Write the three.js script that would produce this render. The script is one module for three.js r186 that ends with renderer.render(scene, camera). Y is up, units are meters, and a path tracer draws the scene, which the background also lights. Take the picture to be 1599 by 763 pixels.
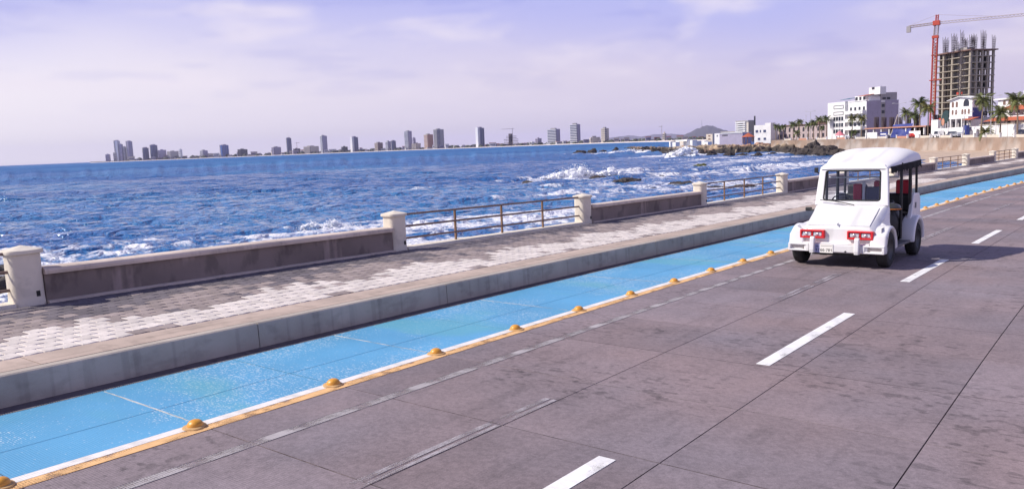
import * as THREE from 'three';
import { mergeGeometries, mergeVertices, toCreasedNormals } from 'three/addons/utils/BufferGeometryUtils.js';
import { RoundedBoxGeometry } from 'three/addons/geometries/RoundedBoxGeometry.js';

// ---------------------------------------------------------------- camera, sky, sun, exposure
const scene = new THREE.Scene();
const camera = new THREE.PerspectiveCamera(34.46, 1024 / 488, 0.3, 40000);
const EYE = new THREE.Vector3(0, 2.3, 0);
const AX = new THREE.Vector3(0.78619934, -0.039653, -0.61669947), AY = new THREE.Vector3(-0.04644688, 0.9913249, -0.12295374), AZ = new THREE.Vector3(0.61622503, 0.12530992, 0.77753723);
camera.position.copy(EYE);
camera.quaternion.setFromRotationMatrix(new THREE.Matrix4().makeBasis(AX, AY, AZ));
camera.updateMatrixWorld();
scene.add(camera);
const renderer = new THREE.WebGLRenderer();
renderer.toneMapping = THREE.LinearToneMapping;
renderer.toneMappingExposure = 1.07;
renderer.shadowMap.enabled = true;
const SUN = new THREE.Vector3(-0.88, 1, 0.70).normalize();
const sun = new THREE.DirectionalLight(new THREE.Color(1.0, 0.93, 0.83), 5.0);
sun.position.copy(SUN).multiplyScalar(150); sun.castShadow = true;
sun.shadow.camera.left = -120; sun.shadow.camera.right = 120; sun.shadow.camera.top = 120; sun.shadow.camera.bottom = -120; sun.shadow.camera.far = 600;
sun.shadow.mapSize.set(4096, 4096);
scene.add(sun); scene.add(sun.target);

// ---------------------------------------------------------------- noise
const frac = x => x - Math.floor(x), mix = (a, b, t) => a + (b - a) * t, clamp = (x, a = 0, b = 1) => Math.min(b, Math.max(a, x));
const sstep = (a, b, x) => { const t = clamp((x - a) / (b - a)); return t * t * (3 - 2 * t); };
function rng(seed) { let a = seed >>> 0; return () => { a = (a + 0x6D2B79F5) >>> 0; let t = a; t = Math.imul(t ^ (t >>> 15), t | 1); t ^= t + Math.imul(t ^ (t >>> 7), t | 61); return ((t ^ (t >>> 14)) >>> 0) / 4294967296; }; }
function h3(x, y, s) { let n = Math.imul(x | 0, 374761393) ^ Math.imul(y | 0, 668265263) ^ Math.imul(s | 0, 2147483647 - 1274126177); n = Math.imul(n ^ (n >>> 13), 1274126177); n ^= n >>> 16; n = Math.imul(n, 2246822519); n ^= n >>> 13; return (n >>> 0) / 4294967296; }
function vn(x, y, s = 1, p = 0, py = p) {
  let xi = Math.floor(x), yi = Math.floor(y); const fx = x - xi, fy = y - yi, u = fx * fx * (3 - 2 * fx), v = fy * fy * (3 - 2 * fy);
  let x1 = xi + 1, y1 = yi + 1;
  if (p) { xi = ((xi % p) + p) % p; yi = ((yi % py) + py) % py; x1 = ((x1 % p) + p) % p; y1 = ((y1 % py) + py) % py; }
  return mix(mix(h3(xi, yi, s), h3(x1, yi, s), u), mix(h3(xi, y1, s), h3(x1, y1, s), u), v);
}
function fbm(x, y, o = 4, s = 1, p = 0, py = p) { let a = 0.5, t = 0, n = 0; for (let i = 0; i < o; i++) { t += a * vn(x, y, s + i * 17, p, py); n += a; x *= 2; y *= 2; p *= 2; py *= 2; a *= 0.5; } return t / n; }
function vn3(x, y, z, s = 1) { const zi = Math.floor(z), f = z - zi, w = f * f * (3 - 2 * f); return mix(vn(x + zi * 37.3, y - zi * 11.7, s), vn(x + (zi + 1) * 37.3, y - (zi + 1) * 11.7, s), w); }

// ---------------------------------------------------------------- sky: lavender haze with thin streaks of cloud
{
  const W = 2048, H = 1024, data = new Float32Array(W * H * 4), d = new THREE.Vector3();
  const flat = new THREE.Vector3(SUN.x, 0, SUN.z).normalize();
  for (let j = 0; j < H; j++) for (let i = 0; i < W; i++) {
    const ph = ((i + 0.5) / W - 0.5) * 2 * Math.PI, el = ((j + 0.5) / H - 0.5) * Math.PI, ce = Math.cos(el);
    d.set(Math.cos(ph) * ce, Math.sin(el), Math.sin(ph) * ce);
    const e = Math.max(0, el) * 180 / Math.PI, az = Math.atan2(d.x, -d.z) * 180 / Math.PI;
    const g = Math.pow(clamp((d.x * flat.x + d.z * flat.z) * 0.5 + 0.5), 2.2);       // paler air towards the sun's side
    let r = mix(0.63, 1.10, g), gr = mix(0.565, 1.05, g), b = mix(0.745, 1.05, g);
    const t1 = sstep(3.2, 11.5, e + (fbm(az * 0.05, e * 0.1, 3, 5) - 0.5) * 5), t2 = sstep(9, 46, e);
    r = mix(r, 0.47, t1); gr = mix(gr, 0.485, t1); b = mix(b, 0.86, t1);
    r = mix(r, 0.12, t2); gr = mix(gr, 0.155, t2); b = mix(b, 0.39, t2);
    // clouds
    const wx = az * 0.16 + fbm(az * 0.1, e * 0.3, 3, 77) * 1.4, wy = e * 0.62;
    const c1 = fbm(wx, wy, 6, 31), c2 = fbm(wx * 2.3 + 9, wy * 1.7, 6, 63), c3 = fbm(az * 0.05, e * 0.22, 4, 12);
    let c = sstep(0.50, 0.78, c1 * 0.55 + c2 * 0.25 + c3 * 0.25) * sstep(1.0, 5, e) * (1 - sstep(35, 60, e) * 0.6);
    const dk = sstep(0.5, 0.75, fbm(wx * 1.6 + 40, wy * 2.4 + 3, 5, 91)) * sstep(2, 6, e) * (1 - sstep(15, 30, e));
    r = mix(r, 0.86, c * 0.62); gr = mix(gr, 0.79, c * 0.62); b = mix(b, 0.89, c * 0.6);
    r *= 1 - dk * 0.10; gr *= 1 - dk * 0.09; b *= 1 - dk * 0.03;
    const k = (j * W + i) * 4;
    data[k] = r; data[k + 1] = gr; data[k + 2] = b; data[k + 3] = 1;
  }
  const t = new THREE.DataTexture(data, W, H, THREE.RGBAFormat, THREE.FloatType);
  t.mapping = THREE.EquirectangularReflectionMapping; t.magFilter = t.minFilter = THREE.LinearFilter; t.wrapS = THREE.RepeatWrapping; t.colorSpace = THREE.LinearSRGBColorSpace; t.needsUpdate = true;
  scene.background = t; scene.environment = t;
}

// ---------------------------------------------------------------- textures and materials
const toS = v => { v = clamp(v); return 255 * (v <= 0.0031308 ? 12.92 * v : 1.055 * Math.pow(v, 1 / 2.4) - 0.055); };
function tex(n, metres, fn, linear = false, nh = n) {
  const a = new Uint8Array(n * nh * 4);
  for (let j = 0; j < nh; j++) for (let i = 0; i < n; i++) { const c = fn(i / n, j / nh, i, j), k = (j * n + i) * 4; for (let q = 0; q < 3; q++) a[k + q] = linear ? 255 * clamp(c[q]) : toS(c[q]); a[k + 3] = 255; }
  const t = new THREE.DataTexture(a, n, nh); t.wrapS = t.wrapT = THREE.RepeatWrapping; t.magFilter = THREE.LinearFilter; t.minFilter = THREE.LinearMipmapLinearFilter; t.generateMipmaps = true;
  t.colorSpace = linear ? THREE.NoColorSpace : THREE.SRGBColorSpace; t.repeat.set(1 / metres, 1 / metres); t.needsUpdate = true; return t;
}
const grey = v => [v, v, v];
const rnd = rng(7);
const grainBump = tex(512, 1.1, (u, v) => grey(0.5 * fbm(u * 24, v * 24, 3, 3, 24) + 0.5 * rnd()), true);
// transversely combed road concrete
const combBump = tex(512, 1.208, (u, v) => { const ph = frac(v * 56 + (fbm(u * 3, v * 3, 2, 8, 3) - 0.5) * 0.8); return grey((ph < 0.42 ? 0.15 : 0.85) * (0.75 + 0.25 * rnd()) + 0.1 * fbm(u * 20, v * 20, 3, 2, 20)); }, true);
const roadMap = tex(1536, 9.06, (u, v) => {
  const big = fbm(u * 5, v * 5, 5, 11, 5), mid = fbm(u * 22, v * 16, 4, 23, 22, 16), blot = fbm(u * 80, v * 150, 3, 41, 80, 150), area = sstep(0.5, 0.66, fbm(u * 4, v * 4, 3, 57, 4));
  let k = 0.83 + 0.30 * (big - 0.5) + 0.22 * (mid - 0.5) + 0.30 * (rnd() - 0.5) + 0.20 * (vn(u * 330, v * 330, 6, 330) - 0.5) + 0.10 * (vn(u * 150, v * 210, 16, 150, 210) - 0.5);
  k -= 0.30 * area * sstep(0.58, 0.74, blot);
  k -= 0.10 * sstep(0.62, 0.8, fbm(u * 60, v * 9, 3, 71, 60, 9));
  if (rnd() > 0.9985) k += 0.35;
  const warm = fbm(u * 7, v * 7, 3, 5, 7) - 0.5;
  return [0.268 * k * (1 + 0.16 * warm), 0.214 * k, 0.226 * k * (1 - 0.12 * warm)];
});
const blueMap = tex(1536, 7.55, (u, v) => {
  const patch = fbm(u * 5, v * 5, 4, 21, 5), comb = frac(v * 350) < 0.5 ? 1 : 0.15, n = rnd();
  const k = 0.86 + 0.30 * (fbm(u * 8, v * 8, 4, 33, 8) - 0.5) + 0.07 * (n - 0.5);
  let c = [0.11 * k, 0.385 * k, 0.64 * k];
  const th = mix(0.86, 0.58, sstep(0.38, 0.64, patch)), sp = vn(u * 380, v * 760, 9) * comb;
  if (sp > th) { const m = clamp((sp - th) * 5 + 0.25); c = [mix(c[0], 0.52, m), mix(c[1], 0.62, m), mix(c[2], 0.70, m)]; }
  if (n > 0.9992) c = [0.03, 0.05, 0.08];
  const gn = sstep(0.55, 0.75, fbm(u * 3, v * 6, 4, 44, 3, 6)); c = [mix(c[0], 0.11, gn * 0.5), mix(c[1], 0.38, gn * 0.5), mix(c[2], 0.44, gn * 0.6)];
  return c;
});
const wearAlpha = (thr, seed, cb = 0.12) => tex(512, 1.7, (u, v) => { const p = fbm(u * 9, v * 9, 4, seed, 9), c = frac(v * 80) < 0.5 ? cb : -cb; return grey(p + c + 0.25 * (rnd() - 0.5) > thr ? 1 : 0); }, true);
const kerbMap = tex(1024, 3.6, (u, v) => { const k = 0.86 + 0.5 * (fbm(u * 5, v * 5, 5, 61, 5) - 0.5) + 0.12 * (rnd() - 0.5) - 0.13 * sstep(0.52, 0.8, fbm(u * 16, v * 30, 4, 15, 16, 30)) - 0.12 * sstep(0.55, 0.8, fbm(u * 44, v * 3, 3, 19, 44, 3)); return [0.51 * k, 0.45 * k, 0.385 * k]; });
const wallMap = tex(1024, 4.2, (u, v) => { const run = fbm(u * 26, v * 2, 3, 29, 26, 2), k = 0.78 + 0.6 * (fbm(u * 4, v * 4, 5, 67, 4) - 0.5) + 0.1 * (rnd() - 0.5) + 0.5 * sstep(0.6, 0.8, run) * sstep(0.45, 0.6, fbm(u * 5, v * 5, 3, 83, 5)) - 0.22 * sstep(0.56, 0.74, fbm(u * 18, v * 10, 4, 35, 18, 10)); return [0.32 * k, 0.255 * k, 0.23 * k]; });
const stuccoMap = tex(512, 1.3, (u, v) => { const k = 0.92 + 0.22 * (fbm(u * 6, v * 6, 5, 71, 6) - 0.5) + 0.05 * (rnd() - 0.5) - 0.08 * sstep(0.58, 0.76, fbm(u * 13, v * 13, 3, 14, 13)); return [0.74 * k, 0.67 * k, 0.56 * k]; });
const grainMap = tex(512, 1.0, (u, v) => { const k = 0.9 + 0.4 * (fbm(u * 12, v * 12, 4, 51, 12) - 0.5) + 0.22 * (rnd() - 0.5); return grey(k * 0.95); });
const plasterMap = tex(256, 6, (u, v) => { const k = 0.94 + 0.16 * (fbm(u * 5, v * 5, 5, 91, 5) - 0.5) - 0.12 * sstep(0.6, 0.75, fbm(u * 24, v * 4, 3, 13, 24, 4)); return grey(k); });
const C = (r, g, b) => new THREE.Color().setRGB(r, g, b);
const std = (o) => new THREE.MeshStandardMaterial({ roughness: 0.85, ...o });
const M = {
  slab: [1, 0.9, 1.08].map(k => std({ map: roadMap, bumpMap: combBump, bumpScale: 0.0022, color: C(k, k, k), roughness: 0.8 })),
  bed: std({ color: C(0.03, 0.028, 0.03), roughness: 1 }),
  gutter: std({ map: roadMap, bumpMap: grainBump, bumpScale: 0.002, color: C(0.5, 0.5, 0.5), roughness: 0.9 }),
  blue: std({ map: blueMap, bumpMap: combBump, bumpScale: 0.0020, roughness: 0.55 }),
  whiteLine: std({ map: grainMap, color: C(0.84, 0.80, 0.76), bumpMap: combBump, bumpScale: 0.0012, roughness: 0.7 }),
  orangeLine: std({ map: grainMap, color: C(0.86, 0.52, 0.23), bumpMap: combBump, bumpScale: 0.0012, roughness: 0.75, transparent: true, alphaMap: wearAlpha(0.34, 5, 0.05) }),
  wornLine: std({ map: grainMap, color: C(0.44, 0.405, 0.41), transparent: true, alphaMap: wearAlpha(0.35, 9, 0.08), roughness: 0.8 }),
  ghostLine: std({ map: grainMap, color: C(0.46, 0.42, 0.44), transparent: true, alphaMap: wearAlpha(0.50, 25), roughness: 0.8 }),
  dash: std({ map: grainMap, color: C(0.9, 0.89, 0.87), bumpMap: combBump, bumpScale: 0.0012, transparent: true, alphaMap: wearAlpha(0.13, 45), roughness: 0.7 }),
  creamLine: std({ map: grainMap, color: C(0.70, 0.58, 0.42), transparent: true, alphaMap: wearAlpha(0.44, 65), roughness: 0.8 }),
  filler: std({ map: grainMap, color: C(0.62, 0.64, 0.62), transparent: true, alphaMap: wearAlpha(0.46, 85), roughness: 0.8 }),
  kerb: std({ map: kerbMap, bumpMap: grainBump, bumpScale: 0.003, roughness: 0.9 }),
  kerbTop: std({ map: kerbMap, color: C(1.04, 0.93, 0.90), bumpMap: grainBump, bumpScale: 0.003, roughness: 0.9 }),
  wall: std({ map: wallMap, bumpMap: grainBump, bumpScale: 0.006, roughness: 0.95 }),
  stucco: std({ map: stuccoMap, bumpMap: grainBump, bumpScale: 0.004, roughness: 0.9 }),
  coping: std({ map: kerbMap, color: C(1.4, 1.32, 1.3), bumpMap: grainBump, bumpScale: 0.003, roughness: 0.9 }),
  rail: std({ map: grainMap, color: C(0.25, 0.175, 0.15), roughness: 0.6, metalness: 0.2 }),
  rust: std({ map: grainMap, color: C(0.30, 0.18, 0.11), roughness: 0.9 }),
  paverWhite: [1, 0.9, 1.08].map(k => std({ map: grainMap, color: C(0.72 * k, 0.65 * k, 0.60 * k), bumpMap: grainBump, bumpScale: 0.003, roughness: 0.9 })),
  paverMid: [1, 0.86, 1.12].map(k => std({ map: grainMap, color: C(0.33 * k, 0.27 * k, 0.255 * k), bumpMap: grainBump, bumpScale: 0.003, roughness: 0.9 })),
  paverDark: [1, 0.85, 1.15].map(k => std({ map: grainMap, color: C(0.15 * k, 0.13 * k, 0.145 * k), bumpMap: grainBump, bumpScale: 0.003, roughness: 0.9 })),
  stud: std({ map: grainMap, color: C(0.78, 0.36, 0.04), roughness: 0.42 }),
  studBase: std({ map: grainMap, color: C(0.62, 0.38, 0.16), roughness: 0.8 }),
  black: std({ color: C(0.012, 0.012, 0.013), roughness: 0.6 }),
};

// ---------------------------------------------------------------- builders
const counts = {};
function numbered(n) { const k = counts[n] = (counts[n] ?? -1) + 1; return k ? `${n}_${String(k).padStart(3, '0')}` : n; }
function tag(o, label, category, group) { if (label) o.userData.label = label; if (category) o.userData.category = category; if (group) o.userData.group = group; return o; }
function mesh(name, geo, mat, parent, top = false) { const m = new THREE.Mesh(geo, mat); m.name = top ? numbered(name) : name; m.castShadow = m.receiveShadow = true; (parent || scene).add(m); return m; }
function structure(name, geo, mat) { const m = mesh(name, geo, mat, scene, true); m.userData.kind = 'structure'; return m; }
function thing(name, label, category, pos, ry = 0, group) { const g = new THREE.Group(); g.name = numbered(name); scene.add(g); if (pos) g.position.copy(pos); g.rotation.y = ry; return tag(g, label, category, group); }
function copyThing(src, base, label, group) { const c = src.clone(); c.name = numbered(base); scene.add(c); c.userData = { ...src.userData, label }; if (group) c.userData.group = group; return c; }
const V = (x, y, z) => new THREE.Vector3(x, y, z);
const ORD = ['first', 'second', 'third', 'fourth', 'fifth', 'sixth', 'seventh', 'eighth', 'ninth', 'tenth', 'eleventh', 'twelfth', 'thirteenth', 'fourteenth', 'fifteenth', 'sixteenth', 'seventeenth', 'eighteenth', 'nineteenth', 'twentieth'];
const ord = k => ORD[k] || (k + 1 < 30 ? 'twenty-' + ORD[k - 20] : k === 29 ? 'thirtieth' : k < 39 ? 'thirty-' + ORD[k - 30] : k === 39 ? 'fortieth' : k < 49 ? 'forty-' + ORD[k - 40] : k === 49 ? 'fiftieth' : k < 59 ? 'fifty-' + ORD[k - 50] : k === 59 ? 'sixtieth' : k < 69 ? 'sixty-' + ORD[k - 60] : 'seventieth');
function metric(g, s = 1) {
  if (g.index) g = g.toNonIndexed();
  const p = g.attributes.position, uv = new Float32Array(p.count * 2), a = V(), b = V(), c = V();
  for (let i = 0; i < p.count; i += 3) {
    a.fromBufferAttribute(p, i); b.fromBufferAttribute(p, i + 1); c.fromBufferAttribute(p, i + 2);
    const n = b.clone().sub(a).cross(c.clone().sub(a)); const ax = Math.abs(n.x), ay = Math.abs(n.y), az = Math.abs(n.z);
    [a, b, c].forEach((q, k) => { const [u, v] = ay >= ax && ay >= az ? [q.x, -q.z] : ax >= az ? [q.z, q.y] : [q.x, q.y]; uv[(i + k) * 2] = u * s; uv[(i + k) * 2 + 1] = v * s; });
  }
  g.setAttribute('uv', new THREE.BufferAttribute(uv, 2)); return g;
}
function fromTris(pos, flat = true) { const g = new THREE.BufferGeometry(); g.setAttribute('position', new THREE.Float32BufferAttribute(pos, 3)); g.computeVertexNormals(); return metric(g); }
function join(list) { return mergeGeometries(list.map(g => { let q = g.index ? g.toNonIndexed() : g; if (!q.attributes.uv) metric(q); for (const k of Object.keys(q.attributes)) if (!['position', 'normal', 'uv'].includes(k)) { q = q.clone(); q.deleteAttribute(k); } return q; })); }
function box(x0, x1, y0, y1, z0, z1) { const g = new THREE.BoxGeometry(x1 - x0, y1 - y0, z1 - z0); g.translate((x0 + x1) / 2, (y0 + y1) / 2, (z0 + z1) / 2); return metric(g); }
function rbox(x0, x1, y0, y1, z0, z1, r = 0.02, seg = 3) { const g = new RoundedBoxGeometry(x1 - x0, y1 - y0, z1 - z0, seg, Math.min(r, (x1 - x0) / 2.01, (y1 - y0) / 2.01, (z1 - z0) / 2.01)); g.translate((x0 + x1) / 2, (y0 + y1) / 2, (z0 + z1) / 2); return metric(g); }
function bar(a, b, r, seg = 8, r2 = r) { const d = b.clone().sub(a), L = d.length(); const g = new THREE.CylinderGeometry(r2, r, L, seg); g.translate(0, L / 2, 0); g.applyQuaternion(new THREE.Quaternion().setFromUnitVectors(V(0, 1, 0), d.normalize())); g.translate(a.x, a.y, a.z); return g; }
function prism(pts, x0, x1, bevel = 0) { // pts: [z, y] outline, extruded across x
  const s = new THREE.Shape(pts.map(([z, y]) => new THREE.Vector2(-z, y))); const g = new THREE.ExtrudeGeometry(s, { depth: x1 - x0 - 2 * bevel, bevelEnabled: bevel > 0, bevelThickness: bevel, bevelSize: bevel, bevelOffset: -bevel, bevelSegments: 3, curveSegments: 16 });
  g.rotateY(Math.PI / 2); g.translate(x0 + bevel, 0, 0); return metric(g);
}

// ---------------------------------------------------------------- the lie of the road: s metres along it, d metres across, h above it
const PROF = [[-30, 0.66], [0, 0], [20, -0.42], [27, -0.51], [35, -0.58], [48, -0.67], [57, -0.75], [70, -0.83], [85, -0.86], [140, -0.86]];
function roadY(s) { for (let i = 1; i < PROF.length; i++) if (s <= PROF[i][0] || i === PROF.length - 1) { const a = PROF[i - 1], b = PROF[i]; return mix(a[1], b[1], (s - a[0]) / (b[0] - a[0])); } }
const roadX = s => s < 8 ? 0 : s < 48 ? 0.0012 * (s - 8) ** 2 : 1.92 + 0.098 * (s - 48);
const P = (s, d, h = 0) => V(d + roadX(s), roadY(s) + h, -s);
function sweep(profile, stations, caps = true) { // profile: closed list of [d, h]
  const pos = [], q = (a, b, c) => pos.push(a.x, a.y, a.z, b.x, b.y, b.z, c.x, c.y, c.z), n = profile.length;
  let area = 0; for (let i = 0; i < n; i++) { const a = profile[i], b = profile[(i + 1) % n]; area += a[0] * b[1] - b[0] * a[1]; }
  const pr = area > 0 ? profile : profile.slice().reverse();
  for (let k = 0; k + 1 < stations.length; k++) for (let i = 0; i < n; i++) {
    const a = pr[i], b = pr[(i + 1) % n], s0 = stations[k], s1 = stations[k + 1];
    const A = P(s0, ...a), B = P(s0, ...b), A1 = P(s1, ...a), B1 = P(s1, ...b); q(A, B, B1); q(A, B1, A1);
  }
  if (caps) { const tri = THREE.ShapeUtils.triangulateShape(pr.map(p => new THREE.Vector2(...p)), []); const s0 = stations[0], s1 = stations.at(-1);
    for (const [i, j, k] of tri) { q(P(s0, ...pr[i]), P(s0, ...pr[k]), P(s0, ...pr[j])); q(P(s1, ...pr[i]), P(s1, ...pr[j]), P(s1, ...pr[k])); } }
  const g = new THREE.BufferGeometry(); g.setAttribute('position', new THREE.Float32BufferAttribute(pos, 3)); g.computeVertexNormals(); return metric(g);
}
// sweep() walks away from the camera, so its faces are wound for a profile seen from the near end
const steps = (a, b, n) => Array.from({ length: n + 1 }, (_, i) => mix(a, b, i / n));
const plate = (d0, d1, s0, s1, h, t, n = 1) => sweep([[d0, h - t], [d1, h - t], [d1, h], [d0, h]], steps(s0, s1, n));
// where a bearing seen at picture column u (of 1599) and row v meets the given distance from the viewpoint
const FPX = 1230;
function sight(u, v, dist) { const d = AX.clone().multiplyScalar(u - 799.5).addScaledVector(AY, 381.5 - v).addScaledVector(AZ, -FPX); return d.multiplyScalar(dist / Math.hypot(d.x, d.z)).add(EYE); }
const level = u => 258 - 0.04 * u;
function inView(p, m = 0) { const q = p.clone().sub(EYE), z = -q.dot(AZ); if (z < 0.3) return 0; const u = 799.5 + FPX * q.dot(AX) / z, v = 381.5 - FPX * q.dot(AY) / z; return u > -m && u < 1599 + m && v > -m && v < 763 + m ? 1 / z : 0; }
// ================================================================ road
const CELL = 1.51, JS = 3.56, JD = -8.73;                     // square slabs
{
  structure('road_bed', plate(-8.9, 8.2, -6, 140, -0.014, 0.5, 60), M.bed);
  const road = new THREE.Group(); road.name = 'road'; road.userData.kind = 'structure'; scene.add(road);
  const cells = [], r = rng(3);
  for (let i = 0; i < 11; i++) for (let k = -5; k < 88; k++) {
    const d0 = JD + i * CELL, s0 = JS + k * CELL, g = 0.0055, a = i === 0 ? d0 + 0.14 : d0 + g;
    const see = inView(P(s0 + 0.7, d0 + 0.7), 120);
    cells.push({ a, b: d0 + CELL - g, s0: s0 + g * 1.1, s1: s0 + CELL - g * 1.1, see, m: [0, 0, 0, 1, 2][Math.floor(r() * 5)], i });
  }
  cells.sort((p, q) => q.see - p.see);
  const rest = [[], [], []];
  cells.forEach((c, n) => { const geo = plate(c.a, c.b, c.s0, c.s1, 0, 0.014); if (n < 290) mesh('concrete_slab', geo, M.slab[c.m], road); else rest[c.m].push(geo); });
  rest.forEach((l, i) => { const o = mesh('far_slabs', join(l), M.slab[i], road); o.userData.kind = 'stuff'; });
  // gutter along the kerb foot, unpainted
  structure('gutter', plate(-8.60, -8.37, -6, 130, 0.004, 0.01, 70), M.gutter);
  // painted lane: one sheet of paint per slab so that the joints stay open
  const lane = new THREE.Group(); lane.name = 'bike_lane'; lane.userData.kind = 'structure'; scene.add(lane);
  const pieces = [];
  for (let k = -3; k < 82; k++) for (const [a, b] of [[-8.355, -7.2255], [-7.2145, -6.54]]) {
    const s0 = JS + k * CELL + 0.0045, s1 = s0 + CELL - 0.009; pieces.push([inView(P(s0 + .7, a + .5), 120), plate(a, b, s0, s1, 0.005, 0.005)]);
  }
  pieces.sort((p, q) => q[0] - p[0]);
  pieces.slice(0, 150).forEach(p => mesh('blue_paint', p[1], M.blue, lane));
  mesh('far_blue_paint', join(pieces.slice(150).map(p => p[1])), M.blue, lane).userData.kind = 'stuff';
  const strip = (name, d0, d1, s0, s1, m, h = 0.0052) => structure(name, plate(d0, d1, s0, s1, h, 0.003, Math.max(1, Math.round((s1 - s0) / 2))), m);
  for (let k = -2; k < 14; k += 2) strip('joint_filler', -8.3, -6.6, JS + k * CELL - 0.011, JS + k * CELL + 0.011, M.filler, 0.0072);
  strip('cream_edge_line', -8.368, -8.335, -4, 130, M.creamLine, 0.0095);
  strip('white_edge_line', -6.538, -6.42, -4, 130, M.whiteLine);
  strip('orange_edge_line', -6.412, -6.28, -4, 130, M.orangeLine);
  strip('worn_white_line', -5.70, -5.585, -4, 130, M.wornLine);
  for (const [a, b] of [[2.4, 5.9], [11.8, 15], [21.4, 24.6], [31, 34.2], [40.4, 43.6]]) { strip('faded_dash', -4.345, -4.285, a, b, M.ghostLine); strip('faded_dash', -4.25, -4.20 - 0.006, a, b, M.ghostLine); }
  for (let k = 0; k < 14; k++) strip('lane_dash', -3.135, -2.985, 1.65 + 6.5 * k, 1.65 + 6.5 * k + 3.28, M.dash);
}
// ================================================================ kerb and pavement
const KH = 0.32, PH = 0.33;
{
  const kerb = new THREE.Group(); kerb.name = 'kerb'; kerb.userData.kind = 'structure'; scene.add(kerb);
  const r = rng(19);
  for (let k = -3; k < 36; k++) {
    const s0 = 5.62 + 3.48 * k + 0.006, s1 = s0 + 3.468, j = (r() - 0.5) * 0.012;
    mesh('kerb_segment', sweep([[-8.585 + j, -0.06], [-8.60 + j, KH - 0.035], [-8.608 + j, KH - 0.012], [-8.63 + j, KH], [-8.745, KH], [-8.745, -0.06]], steps(s0, s1, 3)), M.kerb, kerb);
  }
  for (let k = -6; k < 74; k++) { const s0 = 4.9 + 1.74 * k; mesh('kerb_band_slab', plate(-9.285, -8.757, s0 + 0.004, s0 + 1.736, KH + 0.002 + (r() - .5) * 0.004, 0.2), M.kerbTop, kerb); }
  structure('pavement_bed', sweep([[-12.66, -6], [-8.7, -0.3], [-8.7, KH - 0.03], [-12.66, PH - 0.018]], steps(-6, 130, 60)), M.bed);
  structure('near_seawall', sweep([[-12.66, -7], [-12.66, PH - 0.03], [-13.12, PH - 0.03], [-13.3, -7]], steps(-6, 130, 60)), M.kerb);
  // pavers: S-edged blocks laid in rows along the kerb
  const pav = new THREE.Group(); pav.name = 'pavement'; pav.userData.kind = 'structure'; scene.add(pav);
  const W = 0.24, L = 0.2, A = 0.016, rows = 14, list = [], q = rng(101);
  const saw = (s, per, ph) => { const t = frac(s / per + ph); return t < 0.62 ? t / 0.62 : (1 - t) / 0.38; };
  for (let row = 0; row < rows; row++) for (let j = -15; j < 560; j++) {
    const s0 = j * L + (row % 2) * L * 0.5, s1 = s0 + L, dA = -9.292 - row * W, see = inView(P(s0, dA - .1, PH), 10);
    const pts = []; for (const [t, w] of [[0, 0], [0.28, A], [0.72, -A], [1, 0]]) pts.push([dA + w, mix(s0, s1, t)]);
    for (const [t, w] of [[1, 0], [0.72, -A], [0.28, A], [0, 0]]) pts.push([dA - W + w, mix(s0, s1, t)]);
    const cd = dA - W / 2, cs = (s0 + s1) / 2, top = PH + (q() - 0.5) * 0.005;
    const inset = (kd, ks, h) => pts.map(([d, s]) => P(cs + (s - cs) * ks, cd + (d - cd) * kd, h)), R0 = inset(0.895, 0.90, top), R1 = inset(0.965, 0.965, top - 0.009), R2 = inset(0.965, 0.965, top - 0.024);
    const pos = [], c = P(cs, cd, top), t3 = (a, b, e) => pos.push(a.x, a.y, a.z, b.x, b.y, b.z, e.x, e.y, e.z);
    for (let i = 0; i < 8; i++) { const n = (i + 1) % 8; t3(c, R0[n], R0[i]); t3(R0[i], R0[n], R1[n]); t3(R0[i], R1[n], R1[i]); t3(R1[i], R1[n], R2[n]); t3(R1[i], R2[n], R2[i]); }
    const u = row * W + 0.12, jig = (q() - 0.5) * 0.42;
    let tone;
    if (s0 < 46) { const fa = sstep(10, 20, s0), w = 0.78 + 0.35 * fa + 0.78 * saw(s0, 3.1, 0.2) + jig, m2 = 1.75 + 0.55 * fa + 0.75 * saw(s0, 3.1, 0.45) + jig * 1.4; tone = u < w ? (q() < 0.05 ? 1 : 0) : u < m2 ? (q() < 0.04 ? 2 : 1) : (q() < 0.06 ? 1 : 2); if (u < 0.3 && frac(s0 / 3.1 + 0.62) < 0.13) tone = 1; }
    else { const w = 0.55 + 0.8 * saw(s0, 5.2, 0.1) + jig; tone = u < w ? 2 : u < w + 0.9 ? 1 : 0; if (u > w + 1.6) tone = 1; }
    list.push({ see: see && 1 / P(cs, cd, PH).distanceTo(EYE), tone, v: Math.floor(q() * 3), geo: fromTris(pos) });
  }
  list.sort((a, b) => b.see - a.see);
  const mats = [M.paverWhite, M.paverMid, M.paverDark], rest = {};
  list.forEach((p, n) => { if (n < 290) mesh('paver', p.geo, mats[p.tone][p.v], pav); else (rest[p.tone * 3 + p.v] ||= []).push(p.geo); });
  for (const k in rest) mesh('far_pavers', join(rest[k]), mats[Math.floor(k / 3)][k % 3], pav).userData.kind = 'stuff';
}
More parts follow.
